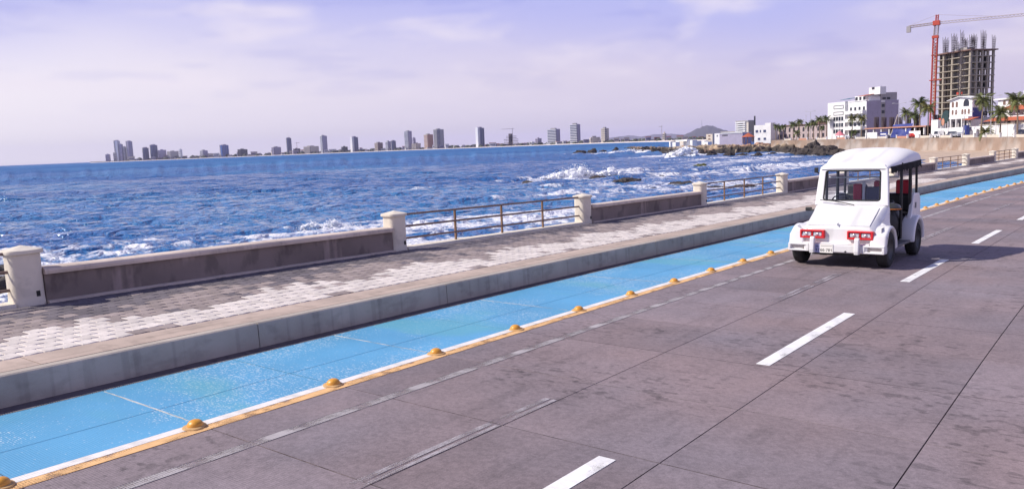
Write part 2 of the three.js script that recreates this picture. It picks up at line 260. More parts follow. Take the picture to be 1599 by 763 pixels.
// ================================================================ posts, parapet walls and railings along the sea side
{
  const S0 = 4.62, GAP = 7.45, N = 16, r = rng(5);
  const where = i => S0 + GAP * (i - 0) - (i === 0 ? 0.05 : 0);
  const rr = (w, k) => { const s = new THREE.Shape(), a = w / 2; s.moveTo(-a + k, -a); s.lineTo(a - k, -a); s.absarc(a - k, -a + k, k, -Math.PI / 2, 0); s.lineTo(a, a - k); s.absarc(a - k, a - k, k, 0, Math.PI / 2); s.lineTo(-a + k, a); s.absarc(-a + k, a - k, k, Math.PI / 2, Math.PI); s.lineTo(-a, -a + k); s.absarc(-a + k, -a + k, k, Math.PI, 1.5 * Math.PI); return s; };
  const shaftG = () => { const g = new THREE.ExtrudeGeometry(rr(0.43, 0.14), { depth: 0.80, bevelEnabled: false, steps: 6, curveSegments: 6 }); g.rotateX(-Math.PI / 2);
    const p = g.attributes.position; for (let i = 0; i < p.count; i++) { const y = p.getY(i), k = 1 + 0.06 * (1 - sstep(0, 0.16, y)) + 0.012 * (fbm(p.getX(i) * 6 + 9, y * 6 + p.getZ(i) * 5, 2, 3) - 0.5); p.setX(i, p.getX(i) * k); p.setZ(i, p.getZ(i) * k); } g.computeVertexNormals(); return metric(g); };
  const capG = () => { // flat lip, then a low four-sided roof
    const lip = new THREE.ExtrudeGeometry(rr(0.50, 0.15), { depth: 0.03, bevelEnabled: true, bevelThickness: 0.016, bevelSize: 0.016, bevelOffset: -0.016, bevelSegments: 2, curveSegments: 6 }); lip.rotateX(-Math.PI / 2); lip.translate(0, 0.795, 0);
    const o = rr(0.475, 0.12).getPoints(5), tri = []; for (let i = 0; i < o.length; i++) { const a = o[i], b = o[(i + 1) % o.length]; tri.push(a.x, 0.84, -a.y, b.x, 0.84, -b.y, 0, 0.905, 0); } let roof = new THREE.BufferGeometry(); roof.setAttribute('position', new THREE.Float32BufferAttribute(tri, 3)); roof.computeVertexNormals(); return join([metric(lip), metric(roof)]); };
  const sg = shaftG(), cg = capG();
  const NAMES = ['nearest cream stucco post at the left edge, wall on its right', 'cream stucco post where the long dark wall meets the first full railing', 'third cream stucco post along the promenade, railing on its left', 'fourth cream stucco post along the promenade, at the far end of the second wall', 'cream stucco post just left of the white taxi cart'];
  for (let i = -1; i < N; i++) {
    const s = where(i), p = thing('promenade_post', i < 0 ? 'cream stucco post outside the left edge of the view' : NAMES[i] || `${ord(i)} cream stucco post along the promenade counted from the left`, 'post', P(s, -12.905, PH - 0.02), -Math.atan((roadX(s + 1) - roadX(s - 1)) / 2), 'cream posts along the near promenade');
    mesh('shaft', sg, M.stucco, p); mesh('cap', cg, M.stucco, p);
    if (i < 4) mesh('outlet_box', join([rbox(0.2, 0.222, 0.14, 0.225, -0.115, -0.06, 0.006)]), M.black, p);
  }
  const wallLabel = ['long low dark concrete parapet between the nearest two posts', 'low concrete parapet in the middle, between third and fourth posts', 'concrete parapet running behind the white taxi cart', 'concrete parapet seen through the open side of the taxi cart', 'small far concrete parapet right of the taxi cart'];
  const railLabel = ['rusty pipe railing of three bars between second and third posts', 'rusty pipe railing between fourth and fifth posts, dark rocks behind it', 'rusty pipe railing hidden behind the taxi cart body', 'short rusty railing just right of the taxi cart roof', 'farthest clear rusty railing near the right edge'];
  for (let i = -1; i < N - 1; i++) {
    const a = where(i) + 0.215, b = where(i + 1) - 0.215, st = n => steps(a, b, n);
    const base = P((a + b) / 2, -12.9, PH), local = g => { g.translate(-base.x, -base.y, -base.z); return g; };
    if (((i % 2) + 2) % 2 === 0) {
      const t = thing('parapet_wall', wallLabel[i / 2] || `${ord(i / 2)} concrete parapet along the promenade counted from the left`, 'wall', base, 0, 'parapet walls along the promenade');
      const n = 10, ss = st(n);
      const top = 0.43, geo = sweep([[-12.745, PH - 0.03], [-12.755, PH + top], [-13.045, PH + top], [-13.055, PH - 0.03]], ss);
      mesh('wall_body', local(geo), M.wall, t);
      mesh('coping', local(sweep([[-12.70, PH + top + 0.002], [-12.695, PH + top + 0.05], [-12.715, PH + top + 0.085], [-12.76, PH + top + 0.1], [-13.03, PH + top + 0.1], [-13.10, PH + top + 0.07], [-13.10, PH + top + 0.002]], ss)), M.coping, t);
      mesh('footing', local(sweep([[-12.655, PH - 0.03], [-12.66, PH + 0.022], [-12.742, PH + 0.034], [-12.742, PH - 0.03]], st(12))), M.coping, t);
    } else {
      const t = thing('pipe_railing', railLabel[(i - 1) / 2] || (i < 0 ? 'rusty pipe railing cut off at the left edge of the view' : `${ord((i - 1) / 2)} rusty pipe railing along the promenade counted from the left`), 'railing', base, 0, 'pipe railings along the promenade');
      mesh('footing', local(sweep([[-12.70, PH - 0.03], [-12.71, PH + 0.03], [-12.74, PH + 0.045], [-13.05, PH + 0.045], [-13.08, PH - 0.03]], st(8))), M.stucco, t);
      for (const h of [0.235, 0.505, 0.775]) mesh('rail', local(metric(bar(P(a - 0.02, -12.9, PH + h), P(b + 0.02, -12.9, PH + h), 0.024, 10))), M.rail, t);
      for (let k = 1; k <= 3; k++) { const s = mix(a, b, k / 4); mesh('rail_post', local(rboxAt(P(s, -12.9, PH), 0.048, 0.046, 0.795)), M.rust, t); }
    }
  }
  function rboxAt(p, w, y0, y1) { const g = rbox(-w / 2, w / 2, y0, y1, -w / 2, w / 2, 0.006, 2); g.translate(p.x, p.y, p.z); return g; }
}
// ================================================================ yellow dome studs on the lane edge
{
  const dome = new THREE.LatheGeometry([[0.001, 0.088], [0.03, 0.086], [0.055, 0.077], [0.075, 0.061], [0.088, 0.04], [0.093, 0.018], [0.096, 0]].map(p => new THREE.Vector2(...p)), 28);
  const ring = new THREE.LatheGeometry([[0.09, 0.022], [0.112, 0.016], [0.118, 0.008], [0.119, 0]].map(p => new THREE.Vector2(...p)), 28);
  const r = rng(77);
  for (let k = -2; k < 48; k++) {
    const s = 3.5 + 1.542 * k, p = P(s, -6.44, 0.006), n = k + 1;
    const t = thing('road_stud', k < -1 ? 'yellow dome stud outside the left edge of the view' : n === 0 ? 'yellow dome stud nearest the lower left corner on the white lane line' : `${ord(n)} yellow dome stud from the left along the bike lane line`, 'road stud', p, r() * 6, 'yellow dome studs along the bike lane');
    t.scale.setScalar(0.78); mesh('dome', dome, M.stud, t);
    // glue lip with a ragged edge
    const g = ring.clone(), q = g.attributes.position; const sd = r() * 50; for (let i = 0; i < q.count; i++) { const a = Math.atan2(q.getZ(i), q.getX(i)), R = Math.hypot(q.getX(i), q.getZ(i)), k2 = R > 0.1 ? 1 + 0.42 * (vn(Math.cos(a) * 1.6 + sd, Math.sin(a) * 1.6, 3) - 0.25) : 1; q.setX(i, q.getX(i) * k2); q.setZ(i, q.getZ(i) * k2); }
    g.computeVertexNormals(); mesh('flange', g, M.studBase, t);
  }
}
// ================================================================ the open white taxi cart
{
  const paint = new THREE.MeshPhysicalMaterial({ color: C(0.80, 0.79, 0.79), roughness: 0.35, clearcoat: 0.5, clearcoatRoughness: 0.15, map: plasterMap });
  const vinyl = std({ color: C(0.82, 0.81, 0.80), roughness: 0.65, map: plasterMap });
  const blackV = std({ color: C(0.014, 0.014, 0.016), roughness: 0.5 });
  const rubber = std({ color: C(0.018, 0.018, 0.019), roughness: 0.85, bumpMap: grainBump, bumpScale: 0.003 });
  const chrome = std({ color: C(0.62, 0.62, 0.64), roughness: 0.25, metalness: 0.9 });
  const red = std({ color: C(0.62, 0.012, 0.02), roughness: 0.4 });
  const redSeat = std({ color: C(0.42, 0.012, 0.035), roughness: 0.55 });
  const greySeat = std({ color: C(0.55, 0.55, 0.58), roughness: 0.6 });
  const stepM = std({ color: C(0.16, 0.15, 0.15), roughness: 0.7, map: grainMap });
  const lens = new THREE.MeshPhysicalMaterial({ color: C(0.72, 0.73, 0.76), roughness: 0.18, metalness: 0.35, clearcoat: 1 });
  const amber = std({ color: C(0.55, 0.50, 0.46), roughness: 0.25, metalness: 0.2 });
  const pane = new THREE.MeshPhysicalMaterial({ color: C(0.86, 0.92, 0.97), roughness: 0.03, transmission: 1, thickness: 0, ior: 1.5 });
  const p0 = P(17.45, 0); p0.x = -4.50;
  const t = thing('taxi_cart', 'open white taxi cart with red framed headlights driving towards the viewer', 'taxi cart', p0, 0);
  t.rotation.x = -0.0215; t.rotation.y = -0.012;
  const add = (n, g, m, par = t) => mesh(n, g, m, par);
  const tri = (a, b, c) => [...a, ...b, ...c];
  // hood and nose: a wedge that is narrower at the front top and flares down into the wings
  {
    const sec = [ // z, y top, half width top, half width at shoulder, y shoulder, bottom
      [1.47, 0.74, 0.60, 0.66, 0.66, 0.40], [1.445, 0.785, 0.61, 0.67, 0.70, 0.40], [1.40, 0.80, 0.62, 0.68, 0.72, 0.40], [1.0, 0.975, 0.635, 0.70, 0.86, 0.42], [0.70, 1.115, 0.655, 0.715, 1.00, 0.45], [0.56, 1.165, 0.685, 0.72, 1.08, 0.45], [0.48, 1.17, 0.69, 0.72, 1.09, 0.45]];
    const ring = ([z, y, w, w2, ys, b]) => { const o = []; for (const s of [1, -1]) { const l = [[w2 + 0.02, b], [w2 + 0.005, (b + ys) / 2], [w2, ys], [w + 0.012, y - 0.025], [w - 0.02, y], [w * 0.5, y + 0.006], [0, y + 0.008]]; if (s > 0) l.forEach(([x, yy]) => o.push([x, yy, z])); else l.reverse().slice(1).forEach(([x, yy]) => o.push([-x, yy, z])); } return o; };
    const rs = sec.map(ring), pos = [];
    for (let i = 0; i + 1 < rs.length; i++) for (let j = 0; j + 1 < rs[0].length; j++) { pos.push(...tri(rs[i][j], rs[i][j + 1], rs[i + 1][j + 1]), ...tri(rs[i][j], rs[i + 1][j + 1], rs[i + 1][j])); }
    const f = rs[0]; for (let j = 1; j + 1 < f.length; j++) pos.push(...tri(f[0], f[j], f[j + 1]));
    let g = new THREE.BufferGeometry(); g.setAttribute('position', new THREE.Float32BufferAttribute(pos, 3)); g = toCreasedNormals(mergeVertices(g, 1e-4), 0.5);
    const body = add('body', metric(g), paint);
    // shut line of the hood lid, with its badge
    add('hood_lid', join([prism([[1.41, 0.803], [0.72, 1.114], [0.72, 1.126], [1.415, 0.816]], -0.585, 0.585, 0.004)]), paint, body);
    add('hood_handle', join([rbox(-0.018, 0.018, 0.79, 0.86, 1.405, 1.43, 0.01), metric(bar(V(0, 0.84, 1.41), V(0.03, 0.79, 1.46), 0.01))]), chrome, body);
  }
  // front wings: wide wheel arches running forward to the bumper
  const archShape = (R, r, front) => { const s = new THREE.Shape(); s.moveTo(-R * 0.98, -0.05); s.absarc(0, 0, R, Math.PI * 1.02, Math.PI * (front ? 0.35 : -0.02), true); if (front) { s.lineTo(R * 0.92, R * 0.62); s.lineTo(R * 0.99, R * 0.25); s.lineTo(R * 1.0, -0.02); } s.lineTo(r, -0.05); s.absarc(0, 0, r, -0.02 * Math.PI, 1.02 * Math.PI, false); s.closePath(); return s; };
  const arch = (z, y, R, r, x0, x1, front) => { const g = new THREE.ExtrudeGeometry(archShape(R, r, front), { depth: x1 - x0 - 0.09, bevelEnabled: true, bevelThickness: 0.045, bevelSize: 0.045, bevelOffset: -0.045, bevelSegments: 4, curveSegments: 20 }); g.rotateY(-Math.PI / 2); g.translate(x1 - 0.045, y, z); return metric(toCreasedNormals(g, 0.6)); };
  for (const s of [-1, 1]) {
    add('front_wing', arch(1.1, 0.35, 0.46, 0.385, s > 0 ? 0.62 : -0.92, s > 0 ? 0.92 : -0.62, true), paint);
    add('rear_wing', arch(-1.1, 0.36, 0.50, 0.40, s > 0 ? 0.66 : -0.95, s > 0 ? 0.95 : -0.66, false), paint);
    // blend panel from hood side down to the wing
    add('wing_valley', metric(toCreasedNormals(new THREE.BufferGeometry().setAttribute('position', new THREE.Float32BufferAttribute((() => { const o = []; const q = (a, b, c, d) => o.push(...tri(a, b, c), ...tri(a, c, d)); const A = (x, y, z) => [s * x, y, z];
      q(A(0.66, 0.70, 1.45), A(0.80, 0.775, 1.42), A(0.82, 0.80, 1.1), A(0.69, 0.86, 1.0)); q(A(0.69, 0.86, 1.0), A(0.82, 0.80, 1.1), A(0.80, 0.62, 0.62), A(0.715, 1.05, 0.62)); q(A(0.715, 1.05, 0.62), A(0.80, 0.62, 0.62), A(0.78, 0.40, 0.60), A(0.70, 0.40, 0.58)); q(A(0.66, 0.70, 1.45), A(0.80, 0.775, 1.42), A(0.82, 0.42, 1.5), A(0.66, 0.42, 1.47)); return o; })(), 3)), 0.5)), paint);
  }
  // windscreen surround: one upright panel with the opening cut out
  const tilt = new THREE.Group(); // only used to bend geometry into place
  const lean = g => { g.rotateX(-0.17); g.translate(0, 1.155, 0.60); return g; };
  {
    const s = new THREE.Shape([[-0.72, 0], [0.72, 0], [0.70, 0.30], [0.665, 0.74], [0.60, 0.83], [-0.60, 0.83], [-0.665, 0.74], [-0.70, 0.30]].map(p => new THREE.Vector2(...p)));
    const h = new THREE.Path(), X = 0.555, Y0 = 0.10, Y1 = 0.715, k = 0.05, X1 = 0.535; h.moveTo(-X + k, Y0); h.lineTo(X - k, Y0); h.quadraticCurveTo(X, Y0, X, Y0 + k); h.lineTo(X1, Y1 - k); h.quadraticCurveTo(X1, Y1, X1 - k, Y1); h.lineTo(-X1 + k, Y1); h.quadraticCurveTo(-X1, Y1, -X1, Y1 - k); h.lineTo(-X, Y0 + k); h.quadraticCurveTo(-X, Y0, -X + k, Y0);
    s.holes.push(h);
    const g = new THREE.ExtrudeGeometry(s, { depth: 0.05, bevelEnabled: true, bevelThickness: 0.02, bevelSize: 0.02, bevelOffset: -0.02, bevelSegments: 3, curveSegments: 8 }); g.translate(0, 0, -0.07);
    const fr = add('windscreen_frame', metric(lean(g)), paint);
    const curve = new THREE.CurvePath(); const pts = h.getPoints(8).map(p => V(p.x * 0.985, (p.y - 0.41) * 0.985 + 0.41, 0.0)); const g2 = new THREE.TubeGeometry(new THREE.CatmullRomCurve3(pts.slice(0, -1), true, 'catmullrom', 0.05), 120, 0.014, 6, true);
    add('gasket', metric(lean(g2)), rubber, fr);
    const gs = new THREE.ShapeGeometry(new THREE.Shape(h.getPoints(8))); gs.translate(0, 0, -0.012); add('windscreen', metric(lean(gs)), pane, fr);
    const w = metric(join([bar(V(-0.60, 0.10, 0.05), V(-0.28, 0.075, 0.055), 0.007, 6), bar(V(-0.30, 0.078, 0.05), V(0.08, 0.005, 0.05), 0.010, 6)])); add('wiper', lean(w), rubber, fr);
  }
  // roof: hard front cap rising into the wider domed canopy
  {
    const sec = [[0.485, 0.62, 1.88, 0.02], [0.47, 0.65, 1.885, 0.065], [0.40, 0.675, 1.89, 0.105], [0.15, 0.70, 1.90, 0.15], [-0.15, 0.735, 1.92, 0.185], [-0.42, 0.785, 1.945, 0.25], [-0.72, 0.83, 1.965, 0.31], [-1.2, 0.85, 1.99, 0.325], [-1.55, 0.84, 2.0, 0.275], [-1.72, 0.80, 2.0, 0.20], [-1.80, 0.74, 2.0, 0.10], [-1.83, 0.68, 2.0, 0.02]];
    const n = 28, pos = [], ring = ([z, w, b, c]) => { const o = []; for (let i = 0; i <= n; i++) { const a = Math.PI * i / n, cx = Math.cos(a), sy = Math.sin(a); o.push([w * Math.sign(cx) * Math.pow(Math.abs(cx), 0.62), b + c * Math.pow(sy, 0.62), z]); } return o; };
    const rs = sec.map(ring); for (let i = 0; i + 1 < rs.length; i++) for (let j = 0; j < n; j++) pos.push(...tri(rs[i][j], rs[i][j + 1], rs[i + 1][j + 1]), ...tri(rs[i][j], rs[i + 1][j + 1], rs[i + 1][j]));
    let g = new THREE.BufferGeometry(); g.setAttribute('position', new THREE.Float32BufferAttribute(pos, 3)); g = toCreasedNormals(mergeVertices(g, 1e-4), 0.7);
    const roof = add('roof', metric(g), vinyl);
    const under = []; for (let i = 0; i + 1 < sec.length; i++) { const [z, w, b] = sec[i], [z2, w2, b2] = sec[i + 1]; const A = [-w * .98, b - .004, z], B = [w * .98, b - .004, z], D = [-w2 * .98, b2 - .004, z2], E = [w2 * .98, b2 - .004, z2]; under.push(...tri(A, B, E), ...tri(A, E, D)); }
    add('headlining', fromTris(under), std({ color: C(0.05, 0.05, 0.055), roughness: 0.8 }), roof);
    // black hanging valance with scalloped fringe down both sides and the back
    for (const s of [-1, 1]) {
      const o = [], m = 46, q = (a, b, c, d) => o.push(...tri(a, b, c), ...tri(a, c, d)), rz = rng(s + 9);
      const edge = z => { for (let i = 0; i + 1 < sec.length; i++) if (z <= sec[i][0] && z >= sec[i + 1][0]) { const k = (sec[i][0] - z) / (sec[i][0] - sec[i + 1][0]); return [mix(sec[i][1], sec[i + 1][1], k), mix(sec[i][2], sec[i + 1][2], k)]; } return [0.8, 2.0]; };
      let prev = null; for (let i = 0; i <= m; i++) { const z = mix(0.36, -1.76, i / m), [w, b] = edge(z), drop = 0.075 + 0.035 * Math.abs(Math.sin(i * 1.35)) + 0.05 * (i % 3 === 0) * rz(); const A = [s * (w + 0.008), b + 0.035, z], B = [s * (w + 0.02 + 0.01 * Math.sin(i)), b - drop, z]; if (prev) q(prev[0], A, B, prev[1]); prev = [A, B]; }
      add('valance', fromTris(o), std({ color: C(0.01, 0.01, 0.011), roughness: 1 }), roof);
    }
    add('rear_valance', box(-0.72, 0.72, 1.87, 2.02, -1.845, -1.832), blackV, roof);
  }
  // black canopy posts, floor, steps
  for (const s of [-1, 1]) for (const [z, w, y0] of [[-0.28, 0.028, 0.42], [-1.05, 0.034, 0.42], [-1.62, 0.026, 1.25]]) add('canopy_post', metric(bar(V(s * 0.755, y0, z), V(s * 0.745, 1.99, z), w, 10)), blackV);
  add('floor', box(-0.70, 0.70, 0.30, 0.36, -1.7, 1.3), blackV);
  add('underbody', join([box(-0.55, 0.55, 0.2, 0.30, -1.5, 1.25), metric(bar(V(-0.75, 0.33, 1.1), V(0.75, 0.33, 1.1), 0.045, 8)), metric(bar(V(-0.75, 0.33, -1.1), V(0.75, 0.33, -1.1), 0.055, 8)), metric(bar(V(-0.35, 0.24, 1.38), V(-0.22, 0.24, 1.38), 0.03, 8))]), blackV);
  for (const s of [-1, 1]) add('side_step', rbox(s > 0 ? 0.66 : -0.88, s > 0 ? 0.88 : -0.66, 0.315, 0.365, -0.66, 0.72, 0.015), stepM);
  // rear tub with its pale side panels
  {
    const pts = [[-0.70, 0.42], [-0.80, 0.72], [-0.98, 1.0], [-1.10, 1.28], [-1.16, 1.33], [-1.62, 1.30], [-1.72, 1.2], [-1.76, 0.8], [-1.70, 0.42]];
    const tub = add('rear_body', join([prism(pts, 0.74, 0.82, 0.02), prism(pts, -0.82, -0.74, 0.02), rbox(-0.78, 0.78, 0.42, 1.3, -1.77, -1.68, 0.03)]), paint);
    add('number_plate_side', box(0.822, 0.826, 1.0, 1.12, -1.32, -1.20), stepM, tub);
  }
  // benches
  const seat = (n, z, y, m, x0, x1) => { const g = add(n, rbox(x0, x1, y - 0.13, y, z - 0.24, z + 0.24, 0.06, 4), m); return g; };
  seat('front_seat', -0.02, 0.82, blackV, -0.60, 0.60); add('front_seat_base', box(-0.62, 0.62, 0.36, 0.70, -0.28, 0.2), blackV);
  { const b = add('front_backrest', rbox(-0.6, 0.62, 0.85, 1.22, -0.34, -0.22, 0.05, 4), blackV); add('red_headrest', rbox(-0.20, -0.02, 1.20, 1.56, -0.36, -0.25, 0.04, 4), redSeat, b); add('pale_panel', rbox(-0.005, 0.045, 1.0, 1.60, -0.33, -0.24, 0.01), greySeat, b); add('grey_headrest', rbox(0.06, 0.34, 1.18, 1.50, -0.36, -0.25, 0.04, 4), std({ color: C(0.06, 0.06, 0.10), roughness: 0.6 }), b); }
  seat('rear_seat', -1.18, 0.86, blackV, -0.68, 0.68); add('rear_seat_base', box(-0.70, 0.70, 0.36, 0.74, -1.45, -0.95), blackV);
  { const b = add('rear_backrest', rbox(-0.7, 0.72, 0.9, 1.30, -1.58, -1.42, 0.06, 4), blackV); add('red_cushion', rbox(0.36, 0.68, 1.18, 1.60, -1.60, -1.47, 0.05, 4), redSeat, b); add('red_cushion', rbox(-0.1, 0.22, 1.18, 1.58, -1.60, -1.47, 0.05, 4), redSeat, b); add('dark_cushion', rbox(-0.66, -0.24, 1.16, 1.5, -1.6, -1.47, 0.05, 4), blackV, b); }
  // rounded black seat side that bulges into the doorway, with its strapped bundle
  { const g = new THREE.SphereGeometry(0.3, 24, 16); g.scale(0.75, 1.3, 1.15); g.translate(0.52, 0.72, -0.38); add('seat_side_bolster', metric(g), blackV); const g2 = new THREE.SphereGeometry(0.15, 20, 12); g2.scale(1.1, 0.62, 1.3); g2.translate(0.66, 1.09, 0.06); const bu = add('seat_bundle', metric(g2), std({ color: C(0.05, 0.05, 0.05), roughness: 0.3 })); const g3 = new THREE.TorusGeometry(0.16, 0.012, 6, 24); g3.rotateX(Math.PI / 2); g3.scale(1.05, 1, 1.25); g3.translate(0.66, 1.06, 0.06); add('bundle_strap', metric(g3), std({ color: C(0.5, 0.16, 0.03), roughness: 0.6 }), bu); }
  add('dashboard', rbox(-0.66, 0.66, 0.98, 1.16, 0.36, 0.52, 0.04), blackV);
  { const g = new THREE.TorusGeometry(0.18, 0.014, 8, 36); g.rotateX(-0.9); g.translate(-0.30, 1.24, 0.22); const sw = add('steering_wheel', metric(g), blackV); add('steering_column', metric(join([bar(V(-0.30, 1.24, 0.22), V(-0.30, 1.02, 0.44), 0.022), bar(V(-0.47, 1.24, 0.22), V(-0.13, 1.24, 0.22), 0.009)])), blackV, sw); }
  add('grab_bar', metric(bar(V(-0.70, 1.70, -0.26), V(0.70, 1.70, -0.26), 0.018)), greySeat);
  // wheels
  for (const [x, z] of [[-0.80, 1.1], [0.80, 1.1], [-0.82, -1.1], [0.82, -1.1]]) {
    const prof = [[0.20, -0.10], [0.30, -0.105], [0.335, -0.09], [0.348, -0.05], [0.35, 0], [0.348, 0.05], [0.335, 0.09], [0.30, 0.105], [0.20, 0.10]].map(([a, b]) => new THREE.Vector2(a, b));
    const g = new THREE.LatheGeometry(prof, 40); g.rotateZ(Math.PI / 2); g.translate(x, 0.35, z); const w = add('wheel', metric(g), rubber);
    const rim = new THREE.LatheGeometry([[0.001, 0.03], [0.06, 0.035], [0.08, 0.01], [0.15, 0.0], [0.19, 0.04], [0.205, 0.075]].map(p => new THREE.Vector2(...p)), 32); rim.rotateZ(x > 0 ? -Math.PI / 2 : Math.PI / 2); rim.translate(x + Math.sign(x) * 0.02, 0.35, z); add('rim', metric(rim), std({ color: C(0.10, 0.10, 0.10), roughness: 0.5, metalness: 0.4 }), w);
  }
  // bumper with lamp blocks, over-riders, plate
  {
    const b = add('front_bumper', join([rbox(-0.60, 0.60, 0.29, 0.455, 1.50, 1.60, 0.03), prism([[1.46, 0.455], [1.595, 0.455], [1.56, 0.475], [1.46, 0.49]], -0.62, 0.62), rbox(0.50, 0.91, 0.295, 0.335, 1.40, 1.62, 0.02), rbox(0.50, 0.91, 0.415, 0.455, 1.40, 1.62, 0.02), rbox(0.50, 0.555, 0.33, 0.42, 1.40, 1.62, 0.01), rbox(0.86, 0.91, 0.33, 0.42, 1.40, 1.62, 0.01), rbox(-0.91, -0.50, 0.295, 0.335, 1.40, 1.62, 0.02), rbox(-0.91, -0.50, 0.415, 0.455, 1.40, 1.62, 0.02), rbox(-0.555, -0.50, 0.33, 0.42, 1.40, 1.62, 0.01), rbox(-0.91, -0.86, 0.33, 0.42, 1.40, 1.62, 0.01)]), paint);
    for (const s of [-1, 1]) { add('indicator_lamp', rbox(s > 0 ? 0.57 : -0.85, s > 0 ? 0.85 : -0.57, 0.345, 0.405, 1.50, 1.565, 0.02), amber, b); add('indicator_backing', box(s > 0 ? 0.54 : -0.87, s > 0 ? 0.87 : -0.54, 0.335, 0.415, 1.42, 1.50), blackV, b);
      const g = prism([[1.565, 0.27], [1.69, 0.28], [1.70, 0.34], [1.675, 0.56], [1.65, 0.60], [1.60, 0.60], [1.565, 0.5]], s * 0.42 - 0.045, s * 0.42 + 0.045, 0.02); add('over_rider', g, paint, b); }
    const cv = document.createElement('canvas'); cv.width = 512; cv.height = 256; const x = cv.getContext('2d'); x.fillStyle = '#efece4'; x.fillRect(0, 0, 512, 256); x.fillStyle = '#9a9ec4'; x.fillRect(0, 0, 140, 256); x.fillStyle = '#1d2140'; x.fillRect(30, 58, 80, 26); x.fillStyle = '#333'; x.fillRect(170, 44, 330, 12); x.font = 'bold 118px sans-serif'; x.textBaseline = 'middle'; x.fillStyle = '#1b1d3a'; x.fillText('17', 10, 175); x.fillStyle = '#222'; x.fillText('66-781', 148, 175, 352);
    const ct = new THREE.CanvasTexture(cv); ct.colorSpace = THREE.SRGBColorSpace; const pg = new THREE.PlaneGeometry(0.34, 0.165); pg.translate(-0.205, 0.365, 1.6105);
    const pl = add('number_plate', rbox(-0.38, -0.03, 0.28, 0.45, 1.596, 1.609, 0.004), std({ color: C(0.7, 0.7, 0.68), roughness: 0.5 }), b); add('plate_face', pg, std({ map: ct, roughness: 0.5 }), pl);
    add('bolt', metric(bar(V(0.20, 0.32, 1.595), V(0.20, 0.32, 1.612), 0.018, 10)), blackV, b);
  }
  for (const [x0, x1] of [[-0.70, -0.225], [0.205, 0.685]]) {
    const xm = (x0 + x1) / 2, f = add('headlight', join([rbox(x0, x1, 0.685, 0.72, 1.44, 1.545, 0.012), rbox(x0, x1, 0.555, 0.59, 1.44, 1.545, 0.012), rbox(x0, x0 + 0.035, 0.57, 0.71, 1.44, 1.545, 0.012), rbox(x1 - 0.045, x1, 0.57, 0.71, 1.44, 1.545, 0.012), rbox(xm - 0.012, xm + 0.012, 0.57, 0.71, 1.44, 1.53, 0.006)]), red);
    add('lamp_bowl', box(x0 + 0.02, x1 - 0.02, 0.575, 0.70, 1.455, 1.475), blackV, f);
    for (const [a, b] of [[x0 + 0.045, xm - 0.022], [xm + 0.022, x1 - 0.055]]) { const l = add('lamp_lens', rbox(a, b, 0.597, 0.678, 1.48, 1.522, 0.012), lens, f); const g = new THREE.SphereGeometry(0.028, 12, 8); g.scale(1.3, 1, 0.5); g.translate((a + b) / 2, 0.637, 1.522); add('bulb_glass', metric(g), chrome, l); }
  }
  // mirrors
  { const m = add('door_mirror', join([rbox(-0.78, -0.70, 1.82, 1.93, 0.44, 0.48, 0.015), metric(bar(V(-0.74, 1.84, 0.46), V(-0.64, 1.78, 0.46), 0.014))]), blackV); m.userData.label = 'small black mirror at the top of the windscreen post'; const n = add('side_mirror', join([rbox(-0.93, -0.80, 1.02, 1.10, 0.50, 0.56, 0.02), metric(bar(V(-0.84, 1.05, 0.54), V(-0.66, 1.04, 0.58), 0.018))]), blackV); n.userData.label = 'black side mirror low on the hood side'; }
}
// ================================================================ sea
const SEA = -5.2;
const breakers = []; // foam centres: x, z, half length along (ax), half width, bearing of the long axis, strength
const foamAt = (u, v, rx, rz, ang, k) => { const d = sight(u, v, 1).sub(EYE), t = (SEA - EYE.y) / d.y; const p = d.multiplyScalar(t).add(EYE); breakers.push([p.x, p.z, rx, rz, ang, k]); return p; };
const onSea = (u, v) => { const d = sight(u, v, 1).sub(EYE); return d.multiplyScalar((SEA - EYE.y) / d.y).add(EYE); };
// rocks standing in the water: picture bearing, size, colour kind
const ROCKS = [[828, 289, 1.6, 0, 'dark rock on the left of the breaking wave'], [838, 280.5, 1.9, 0, 'flat dark rock touching the breaking wave'], [864, 294, 1.5, 1, 'green mossy rock in front of the breaking wave'], [847, 294, 0.9, 1, 'tiny green rock beside the mossy rock'], [852, 285, 1.2, 0, 'small dark rock at the foot of the breaker'], [934, 281, 2.0, 0, 'dark rock at the right end of the breaking wave'], [953, 277.5, 0.8, 0, 'tiny rock right of the breaking wave'], [972, 288, 2.0, 0, 'left rock of the dark pair in open water'], [985, 287, 2.4, 0, 'right rock of the dark pair in open water'], [944, 292, 1.1, 0, 'low rock in foam left of the dark pair'], [1094, 261, 1.9, 1, 'lone green rock above the fourth post'], [1031, 260.0 + 17, 0.9, 0, 'speck of rock in pale surf'], [1057, 289.5, 1.6, 0, 'dark rock just left of the fourth post'], [1066, 291, 1.8, 0, 'dark rock against the fourth post'], [1020, 297, 1.0, 0, 'small rock above the second parapet'], [1033, 296, 0.9, 0, 'small rock above the right end of the second parapet'], [1104, 285, 1.0, 0, 'small rock right of the fourth post'], [1110, 298, 1.7, 0, 'leftmost rock seen through the second railing'], [1128, 300, 1.6, 0, 'dark rock seen low through the second railing'], [1141, 297, 1.0, 0, 'small rock in the middle of the second railing view'], [1154, 294.5, 1.2, 0, 'rock seen through the right half of the second railing'], [1171, 293, 1.1, 0, 'rightmost rock seen through the second railing'],
  [6, 442, 2.2, 0, 'black rock in foam behind the railing at the left edge'], [14, 455, 2.0, 0, 'lower black rock behind the railing at the left edge'], [-8, 450, 2.4, 0, 'black rock just outside the left edge'], [4, 465, 1.8, 0, 'lowest black rock behind the railing at the left edge']];
const rockSpots = ROCKS.map(r => onSea(r[0], r[1]));
